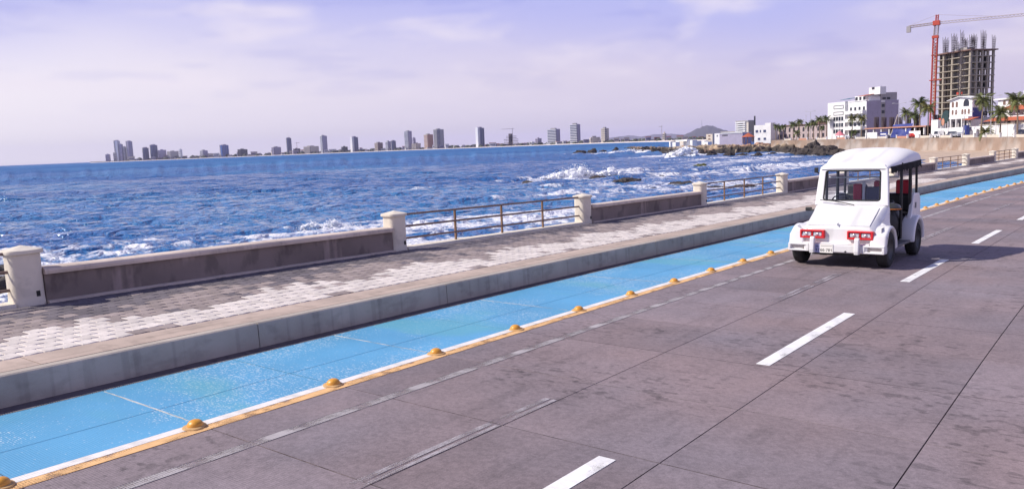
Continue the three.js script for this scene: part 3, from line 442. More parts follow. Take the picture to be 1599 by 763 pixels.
foamAt(905, 279, 16, 4, 0.5, 1.1); foamAt(880, 284, 14, 7, 0.3, 0.75); foamAt(1066, 243, 26, 12, 0.2, 1.2); foamAt(985, 237, 34, 16, 0.3, 0.95);
foamAt(930, 239, 34, 12, 0.3, 0.7); foamAt(515, 354, 7, 1.6, 0.6, 1.0); foamAt(655, 299, 4, 1.2, 0.5, 1.0); foamAt(622, 306, 5, 1.2, 0.4, 0.5); foamAt(1180, 251, 60, 9, 0.15, 0.7); foamAt(1100, 262, 55, 7, 0.2, 0.62); foamAt(1150, 270, 50, 12, 0.2, 0.66); foamAt(1240, 262, 40, 9, 0.2, 0.75); foamAt(1030, 282, 40, 9, 0.3, 0.55); foamAt(1000, 268, 40, 6, 0.3, 0.5); foamAt(1330, 250, 60, 12, 0.1, 0.7); foamAt(1200, 242, 60, 5, 0.15, 0.8); foamAt(1080, 253, 44, 5, 0.25, 0.55); foamAt(960, 300, 26, 7, 0.4, 0.6); foamAt(1120, 296, 26, 8, 0.2, 0.7); foamAt(640, 320, 3, 0.9, 0.4, 0.5);
foamAt(0, 460, 14, 9, 1.2, 1.1); foamAt(160, 394, 24, 2, 0.9, 0.6); foamAt(420, 376, 22, 2, 0.7, 0.5); foamAt(760, 350, 30, 6, 0.6, 0.85); foamAt(660, 385, 18, 6, 0.7, 1.0); foamAt(850, 338, 22, 6, 0.5, 0.9); foamAt(560, 375, 14, 3, 0.7, 0.8); foamAt(30, 408, 14, 3, 1.0, 0.8);
const seaWaves = [];
{ const r = rng(41); for (let i = 0; i < 34; i++) { const L = 1.0 * Math.pow(16, i / 33), a = 0.35 + (r() - 0.5) * 1.35; seaWaves.push([2 * Math.PI / L * Math.cos(a), 2 * Math.PI / L * Math.sin(a), r() * 6.28, 0.0205 * Math.pow(L, 0.52), L]); } }
function seaHeight(x, z, cell) {
  let y = 0; const wx = x + 3 * vn(x * 0.05, z * 0.05, 3), wz = z + 3 * vn(x * 0.05 + 9, z * 0.05, 4);
  const gust = 0.6 + 0.8 * vn(x * 0.02, z * 0.02, 8);
  for (const [kx, kz, p, a, L] of seaWaves) { const f = clamp((L / cell - 2) / 3); if (f > 0) { const s = Math.sin(kx * wx + kz * wz + p); y += a * f * (1 - 2 * Math.pow(1 - (s * 0.5 + 0.5), 1.6) + 0.1) * gust; } }
  return y;
}
function foam(x, z, r) {
  let d = 0;
  for (const [cx, cz, rx, rz, an, k] of breakers) { const dx = x - cx, dz = z - cz, c = Math.cos(an), s = Math.sin(an), a = (dx * s * 1 + dz * -c) / rx, b = (dx * c + dz * s) / rz, q = a * a + b * b; if (q < 6) d = Math.max(d, k * Math.exp(-q * 0.8)); }
  const off = Math.hypot(0, 0); void off;
  for (const p of rockSpots) { const q = (x - p.x) ** 2 + (z - p.z) ** 2; if (q < 90) d = Math.max(d, 0.7 * Math.exp(-q / 22)); }
  const shore = -13.3 - x + roadX(clamp(-z, 0, 130)); if (shore < 40 && z > -130) d = Math.max(d, 0.8 * Math.exp(-Math.max(0, shore) / 13));
  if (d < 0.04 && r > 700) return 0;
  const n = 0.6 * fbm(x * 0.22, z * 0.3, 4, 15) + 0.4 * (1 - Math.abs(2 * fbm(x * 0.5 + 7, z * 0.5, 4, 25) - 1)), fine = fbm(x * 1.6, z * 1.6, 3, 35);
  let f = sstep(0.98 - d * 0.72, 1.12 - d * 0.66, n + (fine - 0.5) * 0.42);
  return f;
}
{
  const azs = []; for (let a = -22; a < -1; a += 0.7) azs.push(a); for (let a = -1; a < 83; a += 0.115) azs.push(a); for (let a = 83; a <= 150; a += 1.2) azs.push(a);
  const rads = []; for (let r = 16; r < 42; r *= 1.04) rads.push(r); for (let r = rads.at(-1) * 1.0066; r < 420; r *= 1.0066) rads.push(r); for (let r = rads.at(-1) * 1.006; r < 3200; r *= 1.006) rads.push(r); for (let r = rads.at(-1) * 1.02; r < 11000; r *= 1.03) rads.push(r); rads.push(12000);
  const na = azs.length, nr = rads.length, pos = new Float32Array(na * nr * 3), col = new Float32Array(na * nr * 3), uv = new Float32Array(na * nr * 2), idx = [];
  const tr = azs.map(a => [Math.sin(a * Math.PI / 180), Math.cos(a * Math.PI / 180)]);
  for (let j = 0; j < nr; j++) { const R = rads[j], cell = j + 1 < nr ? (rads[j + 1] - R) : 900; for (let i = 0; i < na; i++) {
    const x = -R * tr[i][0], z = -R * tr[i][1], k = j * na + i; const near = R < 3000;
    const fo = R < 1300 ? foam(x, z, R) : 0; const y = SEA + (near ? seaHeight(x, z, cell * 0.75) : 0) + fo * 0.10 + sstep(180, 500, R) * (1 - sstep(650, 1300, R)) * Math.min(cell, 12) * 0.45 * (vn(x / Math.min(cell, 12) * 0.8, z / Math.min(cell, 12) * 0.8, 55) - 0.5);
    pos[k * 3] = x; pos[k * 3 + 1] = y; pos[k * 3 + 2] = z; uv[k * 2] = x; uv[k * 2 + 1] = -z;
    const hue = fbm(x * 0.012, z * 0.02, 3, 88), g = sstep(0.4, 0.75, hue), q = [mix(0.022, 0.034, g), mix(0.115, 0.17, g), mix(0.32, 0.38, g)];
    col[k * 3] = mix(q[0], 0.80, fo); col[k * 3 + 1] = mix(q[1], 0.81, fo); col[k * 3 + 2] = mix(q[2], 0.84, fo);
  } }
  for (let j = 0; j + 1 < nr; j++) for (let i = 0; i + 1 < na; i++) { const a = j * na + i, b = a + 1, c = a + na, d = c + 1; idx.push(a, b, d, a, d, c); }
  const g = new THREE.BufferGeometry(); g.setAttribute('position', new THREE.BufferAttribute(pos, 3)); g.setAttribute('color', new THREE.BufferAttribute(col, 3)); g.setAttribute('uv', new THREE.BufferAttribute(uv, 2)); g.setIndex(idx); g.computeVertexNormals();
  const rip = tex(1024, 23, (u, v) => { let y = 0, a = 0.5; for (let o = 0; o < 5; o++) { const f = 10 * 2 ** o, n = vn(u * f + fbm(u * 6, v * 6, 2, 3, 6) * 2, v * f * 1, 50 + o, f); y += a * (1 - Math.abs(2 * n - 1)); a *= 0.55; } return grey(y * 0.9); }, true);
  // the farther off, the finer the chop that can no longer be seen as waves, so the rougher the surface
  let from = 0;
  for (const [to, rough, spec] of [[150, 0.07, 1], [330, 0.15, 0.9], [700, 0.34, 0.6], [1300, 0.48, 0.5], [1e6, 0.6, 0.45]]) {
    let cut = rads.findIndex(r => r > to); if (cut < 0) cut = nr - 1; const part = g.clone(); part.setIndex(idx.slice(from * (na - 1) * 6, cut * (na - 1) * 6)); from = cut;
    structure('sea', part, new THREE.MeshPhysicalMaterial({ vertexColors: true, roughness: rough, ior: 1.36, specularIntensity: spec, bumpMap: rip, bumpScale: 1.2 }));
  }
}
// ================================================================ rocks, breaking waves
const rockMap = tex(512, 2.6, (u, v) => { const k = 0.55 + 0.9 * (fbm(u * 7, v * 7, 5, 17, 7) - 0.25) + 0.15 * (rnd() - 0.5); return grey(clamp(k * 0.8)); });
const rockMat = [std({ map: rockMap, color: C(0.075, 0.058, 0.05), roughness: 0.8, bumpMap: rockMap, bumpScale: 0.08 }), std({ map: rockMap, color: C(0.16, 0.17, 0.035), roughness: 0.85, bumpMap: rockMap, bumpScale: 0.08 })];
function rockGeo(size, seed, flat = 0.5, det = 4) {
  let g = new THREE.IcosahedronGeometry(1, det); const p = g.attributes.position, v = V();
  for (let i = 0; i < p.count; i++) { v.fromBufferAttribute(p, i); const n = vn3(v.x * 1.4 + seed, v.y * 1.4, v.z * 1.4, seed), n2 = vn3(v.x * 3.6 + seed, v.y * 3.6, v.z * 3.6, seed + 3), n3 = vn3(v.x * 8 + seed, v.y * 8, v.z * 8, seed + 5), k = size * (0.5 + 0.65 * n + 0.55 * Math.abs(2 * n2 - 1) + 0.3 * n3); p.setXYZ(i, v.x * k * 1.25, v.y * k * flat, v.z * k); }
  g.computeVertexNormals(); return metric(g);
}
ROCKS.forEach((r, i) => { const m = mesh('sea_rock', rockGeo(r[2] * 0.74, i + 3, i > 21 ? 0.6 : 0.48), rockMat[r[3]], scene, true); m.position.copy(rockSpots[i]).setY(SEA + 0.05); m.rotation.y = i * 1.7; tag(m, r[4], 'rock', 'rocks in the water'); });
const foamMat = std({ color: C(0.84, 0.85, 0.87), roughness: 0.95 });
// white water: a ragged ridge of spray with flung drops
function breaker(u, v, len, hgt, wid, ang, seed, label) {
  const p = onSea(u, v), r = rng(seed), list = [];
  const nx = 70, nz = 22, pos = [], q = [];
  for (let i = 0; i <= nx; i++) for (let j = 0; j <= nz; j++) {
    const a = i / nx * 2 - 1, b = j / nz * 2 - 1, ev = Math.pow(Math.max(0, 1 - a * a), 0.6) * (0.45 + 0.75 * vn(a * 5 + seed, 2, 4)) * Math.pow(Math.max(0, 1 - b * b), 0.9);
    const n = fbm(a * 5 + seed, b * 2, 2, seed), n2 = fbm(a * 26 + seed, b * 12, 3, seed + 1);
    q.push([a * len + (n - .5) * 1.2, -0.35 + hgt * 0.5 * ev * (0.35 + 1.1 * n + 0.3 * (n2 - 0.5)), b * wid + (n2 - .5) * 0.8]);
  }
  const id = (i, j) => q[i * (nz + 1) + j]; for (let i = 0; i < nx; i++) for (let j = 0; j < nz; j++) { pos.push(...id(i, j), ...id(i, j + 1), ...id(i + 1, j + 1), ...id(i, j), ...id(i + 1, j + 1), ...id(i + 1, j)); }
  let g = new THREE.BufferGeometry(); g.setAttribute('position', new THREE.Float32BufferAttribute(pos, 3)); g = toCreasedNormals(mergeVertices(g, 1e-3), 0.9); list.push(metric(g));
  const env = a => hgt * Math.pow(Math.max(0, 1 - a * a), 0.55) * (0.35 + 0.8 * vn(a * 3.2 + seed * 1.7, 2, 4));
  for (let k = 0; k < 110; k++) { const a = (r() + r()) - 1, e = env(a), R = (0.07 + 0.16 * r()) * Math.min(hgt, 3) * (0.5 + 0.5 * e / hgt), g = new THREE.IcosahedronGeometry(R, 2), q = g.attributes.position; for (let i = 0; i < q.count; i++) { const f = 0.55 + 0.9 * vn3(q.getX(i) / R * 2.2 + k, q.getY(i) / R * 2.2, q.getZ(i) / R * 2.2, 5); q.setXYZ(i, q.getX(i) * f * 1.5, q.getY(i) * f, q.getZ(i) * f); } g.computeVertexNormals(); g.translate(a * len, e * (0.1 + 0.75 * Math.sqrt(r())), (r() - 0.5) * wid); list.push(metric(g)); }
  const drop = new THREE.TetrahedronGeometry(1, 0);
  for (let k = 0; k < 1800; k++) { const a = (r() + r()) - 1, e = env(a), s = (0.02 + 0.07 * r() * r()) * Math.min(1.6, 0.4 + hgt * 0.4); const d = drop.clone(); d.scale(s * (1 + r()), s, s); d.rotateY(r() * 6); d.rotateX(r() * 6); d.translate(a * len + (r() - 0.5) * hgt * 0.4, e * (0.25 + 1.05 * Math.pow(r(), 1.5)), (r() - 0.5) * wid * 1.4); list.push(metric(d)); }
  const m = mesh('breaking_wave', join(list), foamMat, scene, true); m.position.set(p.x, SEA, p.z); m.rotation.y = ang; tag(m, label, 'wave', 'breaking waves'); return m;
}
const face = u => { const d = sight(u, level(u), 1).sub(EYE); return Math.atan2(d.x, d.z) + Math.PI; };
breaker(910, 281, 9.5, 2.6, 2.2, face(910) + 0.1, 3, 'white breaking wave over rocks behind the third post');
breaker(1066, 245.5, 7.5, 4.6, 4, face(1066), 9, 'tall white splash against the rocky point');
breaker(985, 238, 26, 1.8, 6, face(985) + 0.1, 14, 'white surf at the left tip of the rocky point');
breaker(515, 358, 3.4, 0.95, 1.0, face(515), 21, 'small white wave crest above the long parapet');
breaker(655, 299, 2.2, 0.7, 0.6, face(655), 27, 'little whitecap above the first full railing');
breaker(1190, 262, 20, 0.9, 2.5, face(1190), 33, 'long low line of surf left of the fifth post');
breaker(1130, 249, 26, 0.9, 3, face(1130), 37, 'low surf line in front of the rocky point');
// ================================================================ far bank of the cove: land, seawall, beach, rocky point
const GY = -0.45;
const flatPt = (u, dist, y) => { const p = sight(u, level(u), dist); p.y = y; return p; };
const sandMap = tex(512, 8, (u, v) => { const k = 0.85 + 0.4 * (fbm(u * 9, v * 9, 5, 27, 9) - 0.5) + 0.1 * (rnd() - 0.5); return grey(k); });
const FM = {
  sand: std({ map: sandMap, color: C(0.52, 0.40, 0.31), roughness: 1 }), paleSand: std({ map: sandMap, color: C(0.80, 0.72, 0.66), roughness: 1 }),
  ground: std({ map: sandMap, color: C(0.32, 0.25, 0.21), roughness: 1 }), white: std({ map: plasterMap, color: C(0.82, 0.81, 0.80) }), cream: std({ map: plasterMap, color: C(0.68, 0.60, 0.50) }), pink: std({ map: plasterMap, color: C(0.44, 0.36, 0.36) }),
  mauve: std({ map: plasterMap, color: C(0.40, 0.36, 0.46) }), grey: std({ map: plasterMap, color: C(0.40, 0.38, 0.38) }), concrete: std({ map: plasterMap, color: C(0.36, 0.32, 0.26) }), dark: std({ color: C(0.03, 0.03, 0.04), roughness: 0.5 }), glass: std({ color: C(0.02, 0.025, 0.04), roughness: 0.15 }), blueGlass: std({ color: C(0.045, 0.06, 0.14), roughness: 0.25 }),
  tile: std({ map: plasterMap, color: C(0.50, 0.13, 0.06) }), orange: std({ map: plasterMap, color: C(0.55, 0.27, 0.18) }), brown: std({ map: plasterMap, color: C(0.20, 0.12, 0.10) }), craneRed: std({ color: C(0.50, 0.07, 0.04), roughness: 0.6 }), craneGrey: std({ color: C(0.42, 0.36, 0.38), roughness: 0.6 }), rebar: std({ color: C(0.09, 0.07, 0.08), roughness: 0.8 }), blue: std({ color: C(0.035, 0.05, 0.22), roughness: 0.6 }), teal: std({ color: C(0.06, 0.16, 0.24), roughness: 0.6 }), redPaint: std({ color: C(0.5, 0.03, 0.02), roughness: 0.4 }), pinkCloth: std({ color: C(0.75, 0.22, 0.26), roughness: 0.9 }), trunk: std({ map: grainMap, color: C(0.27, 0.20, 0.15) }), lamp: std({ color: C(0.45, 0.45, 0.46), roughness: 0.5 }), hillside: std({ map: sandMap, color: C(0.06, 0.062, 0.06), roughness: 1 }), farTree: std({ color: C(0.06, 0.07, 0.045), roughness: 1 }),
};
FM.frond = [[0.075, 0.105, 0.025], [0.11, 0.125, 0.03], [0.17, 0.15, 0.035]].map(c => new THREE.MeshPhysicalMaterial({ color: C(...c), roughness: 0.7, side: THREE.DoubleSide }));
// line of the far seawall, seen from right to left
const WALL = [[1800, 150], [1690, 172], [1599, 200], [1520, 226], [1450, 255], [1370, 288], [1300, 318], [1240, 345], [1205, 372]];
const wallD = u => { let i = 1; while (i < WALL.length - 1 && WALL[i][0] > u) i++; const a = WALL[i - 1], b = WALL[i]; return mix(a[1], b[1], (u - a[0]) / (b[0] - a[0])); }, onLand = (u, D, k) => Math.max(D, wallD(u) + k);
const wallPt = WALL.map(([u, D]) => flatPt(u, D, 0));
const wallLen = [0]; for (let i = 1; i < wallPt.length; i++) wallLen.push(wallLen[i - 1] + wallPt[i].distanceTo(wallPt[i - 1]));
function alongWall(l, out = 0) { let i = 1; while (i < wallLen.length - 1 && wallLen[i] < l) i++; const a = wallPt[i - 1], b = wallPt[i], t = (l - wallLen[i - 1]) / (wallLen[i] - wallLen[i - 1]), d = b.clone().sub(a).normalize(); const p = a.clone().lerp(b, t); p.x += -d.z * -out; p.z += d.x * -out; return [p, Math.atan2(d.x, d.z)]; }
{
  const stone = tex(1024, 22, (u, v) => { const k = 0.85 + 0.7 * (fbm(u * 7, v * 7, 5, 37, 7) - 0.5), run = sstep(0.52, 0.75, fbm(u * 50, v * 4, 4, 39, 50, 4)), rust = sstep(0.45, 0.7, fbm(u * 5, v * 5, 4, 47, 5)); return [mix(0.43, 0.36, rust) * k * (1 - 0.16 * run), mix(0.36, 0.26, rust) * k * (1 - 0.18 * run), mix(0.31, 0.20, rust) * k * (1 - 0.2 * run)]; });
  const sm = std({ map: stone, bumpMap: stone, bumpScale: 0.25, roughness: 1 });
  const pos = [], q = (a, b, c, d) => pos.push(a.x, a.y, a.z, b.x, b.y, b.z, c.x, c.y, c.z, a.x, a.y, a.z, c.x, c.y, c.z, d.x, d.y, d.z);
  const N = 120, T = wallLen.at(-1);
  for (let i = 0; i < N; i++) { const [a] = alongWall(T * i / N), [b] = alongWall(T * (i + 1) / N), [a0] = alongWall(T * i / N, 0.7), [b0] = alongWall(T * (i + 1) / N, 0.7), [a1] = alongWall(T * i / N, -0.5), [b1] = alongWall(T * (i + 1) / N, -0.5); const at = (p, y) => V(p.x, y, p.z);
    q(at(a0, SEA - 2), at(b0, SEA - 2), at(b, GY + 0.05), at(a, GY + 0.05)); q(at(a, GY + 0.05), at(b, GY + 0.05), at(b1, GY + 0.05), at(a1, GY + 0.05)); q(at(a1, GY + .05), at(b1, GY + .05), at(b1, GY - 1), at(a1, GY - 1)); }
  structure('far_seawall', fromTris(pos), sm);
  // ground behind it
  const gp = []; const far = [[1205, 1500], [1300, 1600], [1450, 1700], [1599, 1700], [1800, 1500]].reverse().map(([u, D]) => flatPt(u, D, GY)); const near = wallPt.map(p => p.clone().setY(GY));
  const poly = [...near, ...far.slice().reverse()]; const tri = THREE.ShapeUtils.triangulateShape(poly.map(p => new THREE.Vector2(p.x, p.z)), []); for (const t of tri) for (const k of t) gp.push(poly[k].x, GY, poly[k].z);
  structure('far_ground', fromTris(gp), FM.ground);
  // sand at the wall's foot on the right
  const bp = [], qb = (a, b, c, d) => bp.push(a.x, a.y, a.z, b.x, b.y, b.z, c.x, c.y, c.z, a.x, a.y, a.z, c.x, c.y, c.z, d.x, d.y, d.z);
  for (let i = 0; i < 40; i++) { const l0 = 4 + i * 4.2, l1 = l0 + 4.2, w = l => 26 * (1 - sstep(70, 172, l)) + 1.5 * Math.sin(l * 0.4), at = (l, o, y) => { const [p] = alongWall(l, o); return p.setY(y + 0.25 * (vn(l * 0.3, o * 0.3, 6) - 0.5)); };
    for (let k = 0; k < 4; k++) { const f = (l, t) => at(l, 0.2 + w(l) * t, mix(SEA + 1.5 * (w(l) / 26 + 0.15), SEA - 0.35, t)); qb(f(l0, k / 4), f(l1, k / 4), f(l1, (k + 1) / 4), f(l0, (k + 1) / 4)); } }
  structure('beach', fromTris(bp), FM.sand);
  // low parapet panels and posts on the far wall
  let n = 0; const pg = join([box(-0.22, 0.22, 0, 1.0, -0.22, 0.22), box(-0.28, 0.28, 0.94, 1.06, -0.28, 0.28)]); const r = rng(8);
  const POSTSTEP = 7.5; const cnt = Math.floor((T - 30) / POSTSTEP);
  for (let i = cnt; i >= 0; i--) { const [p, a] = alongWall(20 + i * POSTSTEP, -0.1); if (inView(p.setY(GY), 40)) { const o = mesh('seawall_post', pg, FM.white, scene, true); o.position.copy(p.setY(GY + 0.052)); o.rotation.y = a; tag(o, `${ord(n)} small white post on the far seawall counted from its left end`, 'post', 'white posts on the far seawall');
      if (i < cnt && n % 2) { const [p2] = alongWall(20 + (i + 0.5) * POSTSTEP, -0.1); const w = mesh('far_parapet', box(-0.12, 0.12, 0, 0.62, -POSTSTEP / 2 + 0.3, POSTSTEP / 2 - 0.3), r() < 0.6 ? FM.cream : FM.orange, scene, true); w.position.copy(p2.setY(GY + 0.052)); w.rotation.y = a; tag(w, `low parapet panel beside the ${ord(n)} post of the far seawall`, 'wall', 'parapet panels on the far seawall'); } n++; } }
}
// rocky point: craggy ledges stepping up from the water
{
  const us = steps(975, 1262, 220), nt = 60, wl = u => { const t = [[975, 640], [1000, 545], [1040, 425], [1100, 372], [1150, 352], [1200, 338], [1240, 318], [1262, 306]]; let i = 1; while (i < t.length - 1 && t[i][0] < u) i++; return mix(t[i - 1][1], t[i][1], (u - t[i - 1][0]) / (t[i][0] - t[i - 1][0])); };
  const pts = [], cols = [];
  for (const u of us) for (let j = 0; j <= nt; j++) {
    const dep = mix(90, 60, sstep(1000, 1100, u)), D = wl(u) + (fbm(u * 0.09, 3, 3, 5) - 0.5) * 24 + dep * Math.pow(j / nt, 1.3), p = flatPt(u, D, 0), t = j / nt;
    const lay = fbm(p.x * 0.05, p.z * 0.05, 4, 9), crag = 1 - Math.abs(2 * fbm(p.x * 0.16, p.z * 0.2, 5, 19) - 1), fine = fbm(p.x * 0.5, p.z * 0.5, 4, 29), hi = mix(1.5, 3.0, sstep(985, 1130, u)) * (1 - 0.75 * sstep(1225, 1262, u)) * sstep(970, 990, u);
    let h = hi * sstep(0, 0.75, t + (lay - 0.5) * 0.5) + 2.0 * (crag - 0.66) * (1 - t * 0.5) + 2.8 * (fine - 0.5) * (1 - 0.45 * t) + 2.2 * (Math.abs(2 * vn(p.x * 0.42, p.z * 0.3, 91) - 1) - 0.5) * (1 - 0.4 * t); h = Math.floor(h / 0.55) * 0.55 * 0.5 + h * 0.5; if (j === 0) h = -1.5;
    pts.push(p.x, SEA + 0.1 + h, p.z);
    const dry = sstep(1.7, 3.1, h + (fbm(p.x * 0.11, p.z * 0.11, 3, 61) - 0.5) * 3.2), red = sstep(0.42, 0.62, fbm(p.x * 0.03, p.z * 0.03, 3, 71)), k = 0.25 + 1.5 * fbm(p.x * 0.35 + 5, p.z * 0.35, 4, 83);
    cols.push(mix(0.045, mix(0.36, 0.42, red), dry) * k, mix(0.037, mix(0.27, 0.24, red), dry) * k, mix(0.03, mix(0.18, 0.16, red), dry) * k);
  }
  const idx = []; for (let i = 0; i + 1 < us.length; i++) for (let j = 0; j < nt; j++) { const a = i * (nt + 1) + j, b = a + nt + 1; idx.push(a, b, b + 1, a, b + 1, a + 1); }
  const g = new THREE.BufferGeometry(); g.setAttribute('position', new THREE.Float32BufferAttribute(pts, 3)); g.setAttribute('color', new THREE.Float32BufferAttribute(cols, 3)); g.setIndex(idx); g.computeVertexNormals();
  structure('rocky_point', g, std({ vertexColors: true, roughness: 0.95 }));
  // dark boulders at the foot of the seawall and along the point's edge
  const B = [[1246, 243, 3], [1258, 243, 3.6], [1270, 242, 4.2], [1282, 243, 4.4], [1296, 244, 3.6], [1310, 244, 3.4], [1234, 240, 2.6], [1222, 239, 2.2], [1205, 243, 1.6], [1185, 244, 1.8], [1160, 245, 1.8], [1138, 244, 2.2], [1112, 243, 2.6], [1094, 241, 2.4], [1046, 240, 2.4], [1025, 237.5, 3.4], [1008, 236.5, 3.2], [960, 236, 2.6], [924, 238, 3.0], [905, 239, 3.2], [942, 237, 2]];
  { const q = rng(15); for (const b of B.slice()) { b[2] *= 0.68; for (let k = 0; k < 2; k++) B.push([b[0] + (q() - 0.5) * 13, b[1] + (q() - 0.62) * 2.6, b[2] * (0.55 + 0.45 * q())]); } }
  B.sort((a, b) => a[0] - b[0]).forEach((b, i) => { const p = onSea(b[0], b[1]); const m = mesh('shore_boulder', rockGeo(b[2], i + 60, 0.7 + 0.2 * (i % 3)), rockMat[0], scene, true); m.position.copy(p); m.rotation.y = i * 2.1; tag(m, `${ord(i)} dark boulder from the left along the rocky point and seawall foot`, 'rock', 'boulders along the rocky point'); });
}
// ---------------------------------------------------------------- building helper: near corner at bearing uC, left face running to uL, right face to uR
function corner(name, label, cat, uC, DC, uL, DL, uR, group, y0 = GY) {
  const Cn = flatPt(uC, DC, y0), L = flatPt(uL, DL, y0), x = Cn.clone().sub(L), wl = x.length(); x.normalize();
  const th = Math.atan2(-x.z, x.x), n = V(-Math.sin(th), 0, -Math.cos(th)), k = flatPt(uR, 100, y0), kk = k.x / k.z; const wr = (kk * Cn.z - Cn.x) / (n.x - kk * n.z);
  const g = thing(name, label, cat, Cn, th, group); return { g, wl, wr: clamp(Math.abs(wr), 1.5, 400), yAt: (v, u = uC, D = DC) => sight(u, v, D).y - y0 };
}
const panes = {};
function win(par, face, a, y, w, h, m = FM.glass, frame = null, ext = 0) { // face 'L' = left face (z = ext), 'R' = right face (x = ext)
  const key = `${face}${w.toFixed(2)}_${h.toFixed(2)}`; panes[key] ||= face === 'L' ? box(-w / 2, w / 2, 0, h, -0.05, 0.03) : box(-0.05, 0.03, 0, h, -w / 2, w / 2);
  const o = mesh('window', panes[key], m, par); face === 'L' ? o.position.set(a, y, ext) : o.position.set(ext, y, a);
  if (frame) { const k2 = key + 's'; panes[k2] ||= face === 'L' ? box(-w / 2 - 0.1, w / 2 + 0.1, -0.14, 0, 0, 0.16) : box(0, 0.16, -0.14, 0, -w / 2 - 0.1, w / 2 + 0.1); mesh('sill', panes[k2], frame, o); }
  return o;
}
// ---------------------------------------------------------------- white hotel
{
  const { g, wl, wr, yAt } = corner('white_hotel', 'white multi-storey hotel with stepped roof terraces and a mauve side wall', 'hotel', 1353, 322, 1297, 340, 1403);
  const y = v => yAt(v), xs = t => -wl * (1 - t);           // t from left end to corner
  const split = 0.50;
  const main = mesh('wall', join([box(-wl, xs(split), 0, y(155.5), -wr * 0.9, 1.2), box(xs(split) + 0.01, 0, 0, y(157), -wr, 0)]), FM.white, g);
  mesh('side_wall', join([box(0.01, 0.16, 1.0, y(157.2), -wr * 0.44, -0.05), box(0.01, 0.16, 1.0, y(157.2), -wr + 0.1, -wr * 0.58)]), FM.mauve, g);
  mesh('side_recess', box(-0.3, 0.05, 0.5, y(160), -wr * 0.58, -wr * 0.44), FM.grey, g);
  for (const v of [168, 178, 189]) mesh('window', box(0.04, 0.09, y(v), y(v - 5), -wr * 0.56, -wr * 0.47), FM.glass, g);
  for (let f = 0; f < 3; f++) for (let k = 0; k < 4; k++) win(g, 'L', xs(0.2 + k * 0.075), y(186 + f * 10.2), 1.35, 1.5, FM.glass, FM.white, 1.2);
  for (const v of [166.5, 177]) { const a = xs(0.18), b = xs(0.46), y0 = y(v), y1 = y(v - 5); mesh('outline_panel', join([box(a, b, y0, y0 + 0.18, 1.2, 1.3), box(a, b, y1, y1 + 0.18, 1.2, 1.3), box(a, a + 0.18, y0, y1, 1.2, 1.3), box(b - 0.18, b, y0, y1, 1.2, 1.3)]), FM.dark, g); }
  for (let f = 0; f < 3; f++) { const yb = y(207 - 5 + -f * 12.6); mesh('balcony', join([box(xs(split) + 0.3, -0.2, yb, yb + 0.2, 0, 1.5), box(xs(split) + 0.3, -0.2, yb + 0.2, yb + 1.3, 1.35, 1.5), box(-0.3, -0.2, yb + 0.2, yb + 1.3, 0, 1.4)]), FM.white, g); for (let k = 0; k < 4; k++) win(g, 'L', xs(split + 0.09 + 0.115 * k), yb + 0.25, 1.15, 2.3, FM.glass, null, 0); }
  mesh('entrance', box(xs(0.55), -0.5, 0, 3, 0, 0.06), FM.dark, g);
  const top = mesh('penthouse', join([box(xs(0.55), -1, y(157), y(148), -wr * 0.72, -2.2), box(xs(0.86), 3.2 - wr * 0, y(148), y(136.5), -wr * 0.42, -3.2), box(-2, -0.2, y(157), y(146), -wr * 0.92, -wr * 0.5)]), FM.white, g);
  mesh('terrace_wall', join([box(-0.6, -0.35, y(157), y(151), -wr + 1, -1), box(xs(0.52), 0.1, y(157), y(155.6), 0.02, 0.22)]), FM.white, top);
  mesh('side_penthouse', box(-1.2, -0.1, y(157), y(145), -wr * 0.95, -wr * 0.45), FM.grey, top);
  mesh('tile_awning', prism([[0.6, y(149.5)], [-3.2, y(147)], [-3.2, y(146.6)], [0.6, y(149)]], xs(0.8), -0.2), FM.tile, top);
  mesh('blue_awning', prism([[0.8, y(152.5)], [-3.0, y(150)], [-3.0, y(149.6)], [0.8, y(152)]], xs(0.34), xs(0.56)), FM.teal, top);
  win(top, 'L', xs(0.97), y(140), 1.5, 0.9, FM.dark, null, -3.2); for (const k of [0.6, 0.7, 0.8]) win(top, 'L', xs(k), y(155.5), 1.3, 1.4, FM.dark, null, -2.2); for (const k of [0.5, 0.64]) mesh('window', box(-0.12, 0.02, y(156), y(152.6), -wr * k - 1.3, -wr * k), FM.dark, top);
  mesh('aerial', metric(bar(V(-1, y(146), -wr * 0.5), V(-1, y(134), -wr * 0.5), 0.05, 5)), FM.dark, top);
}
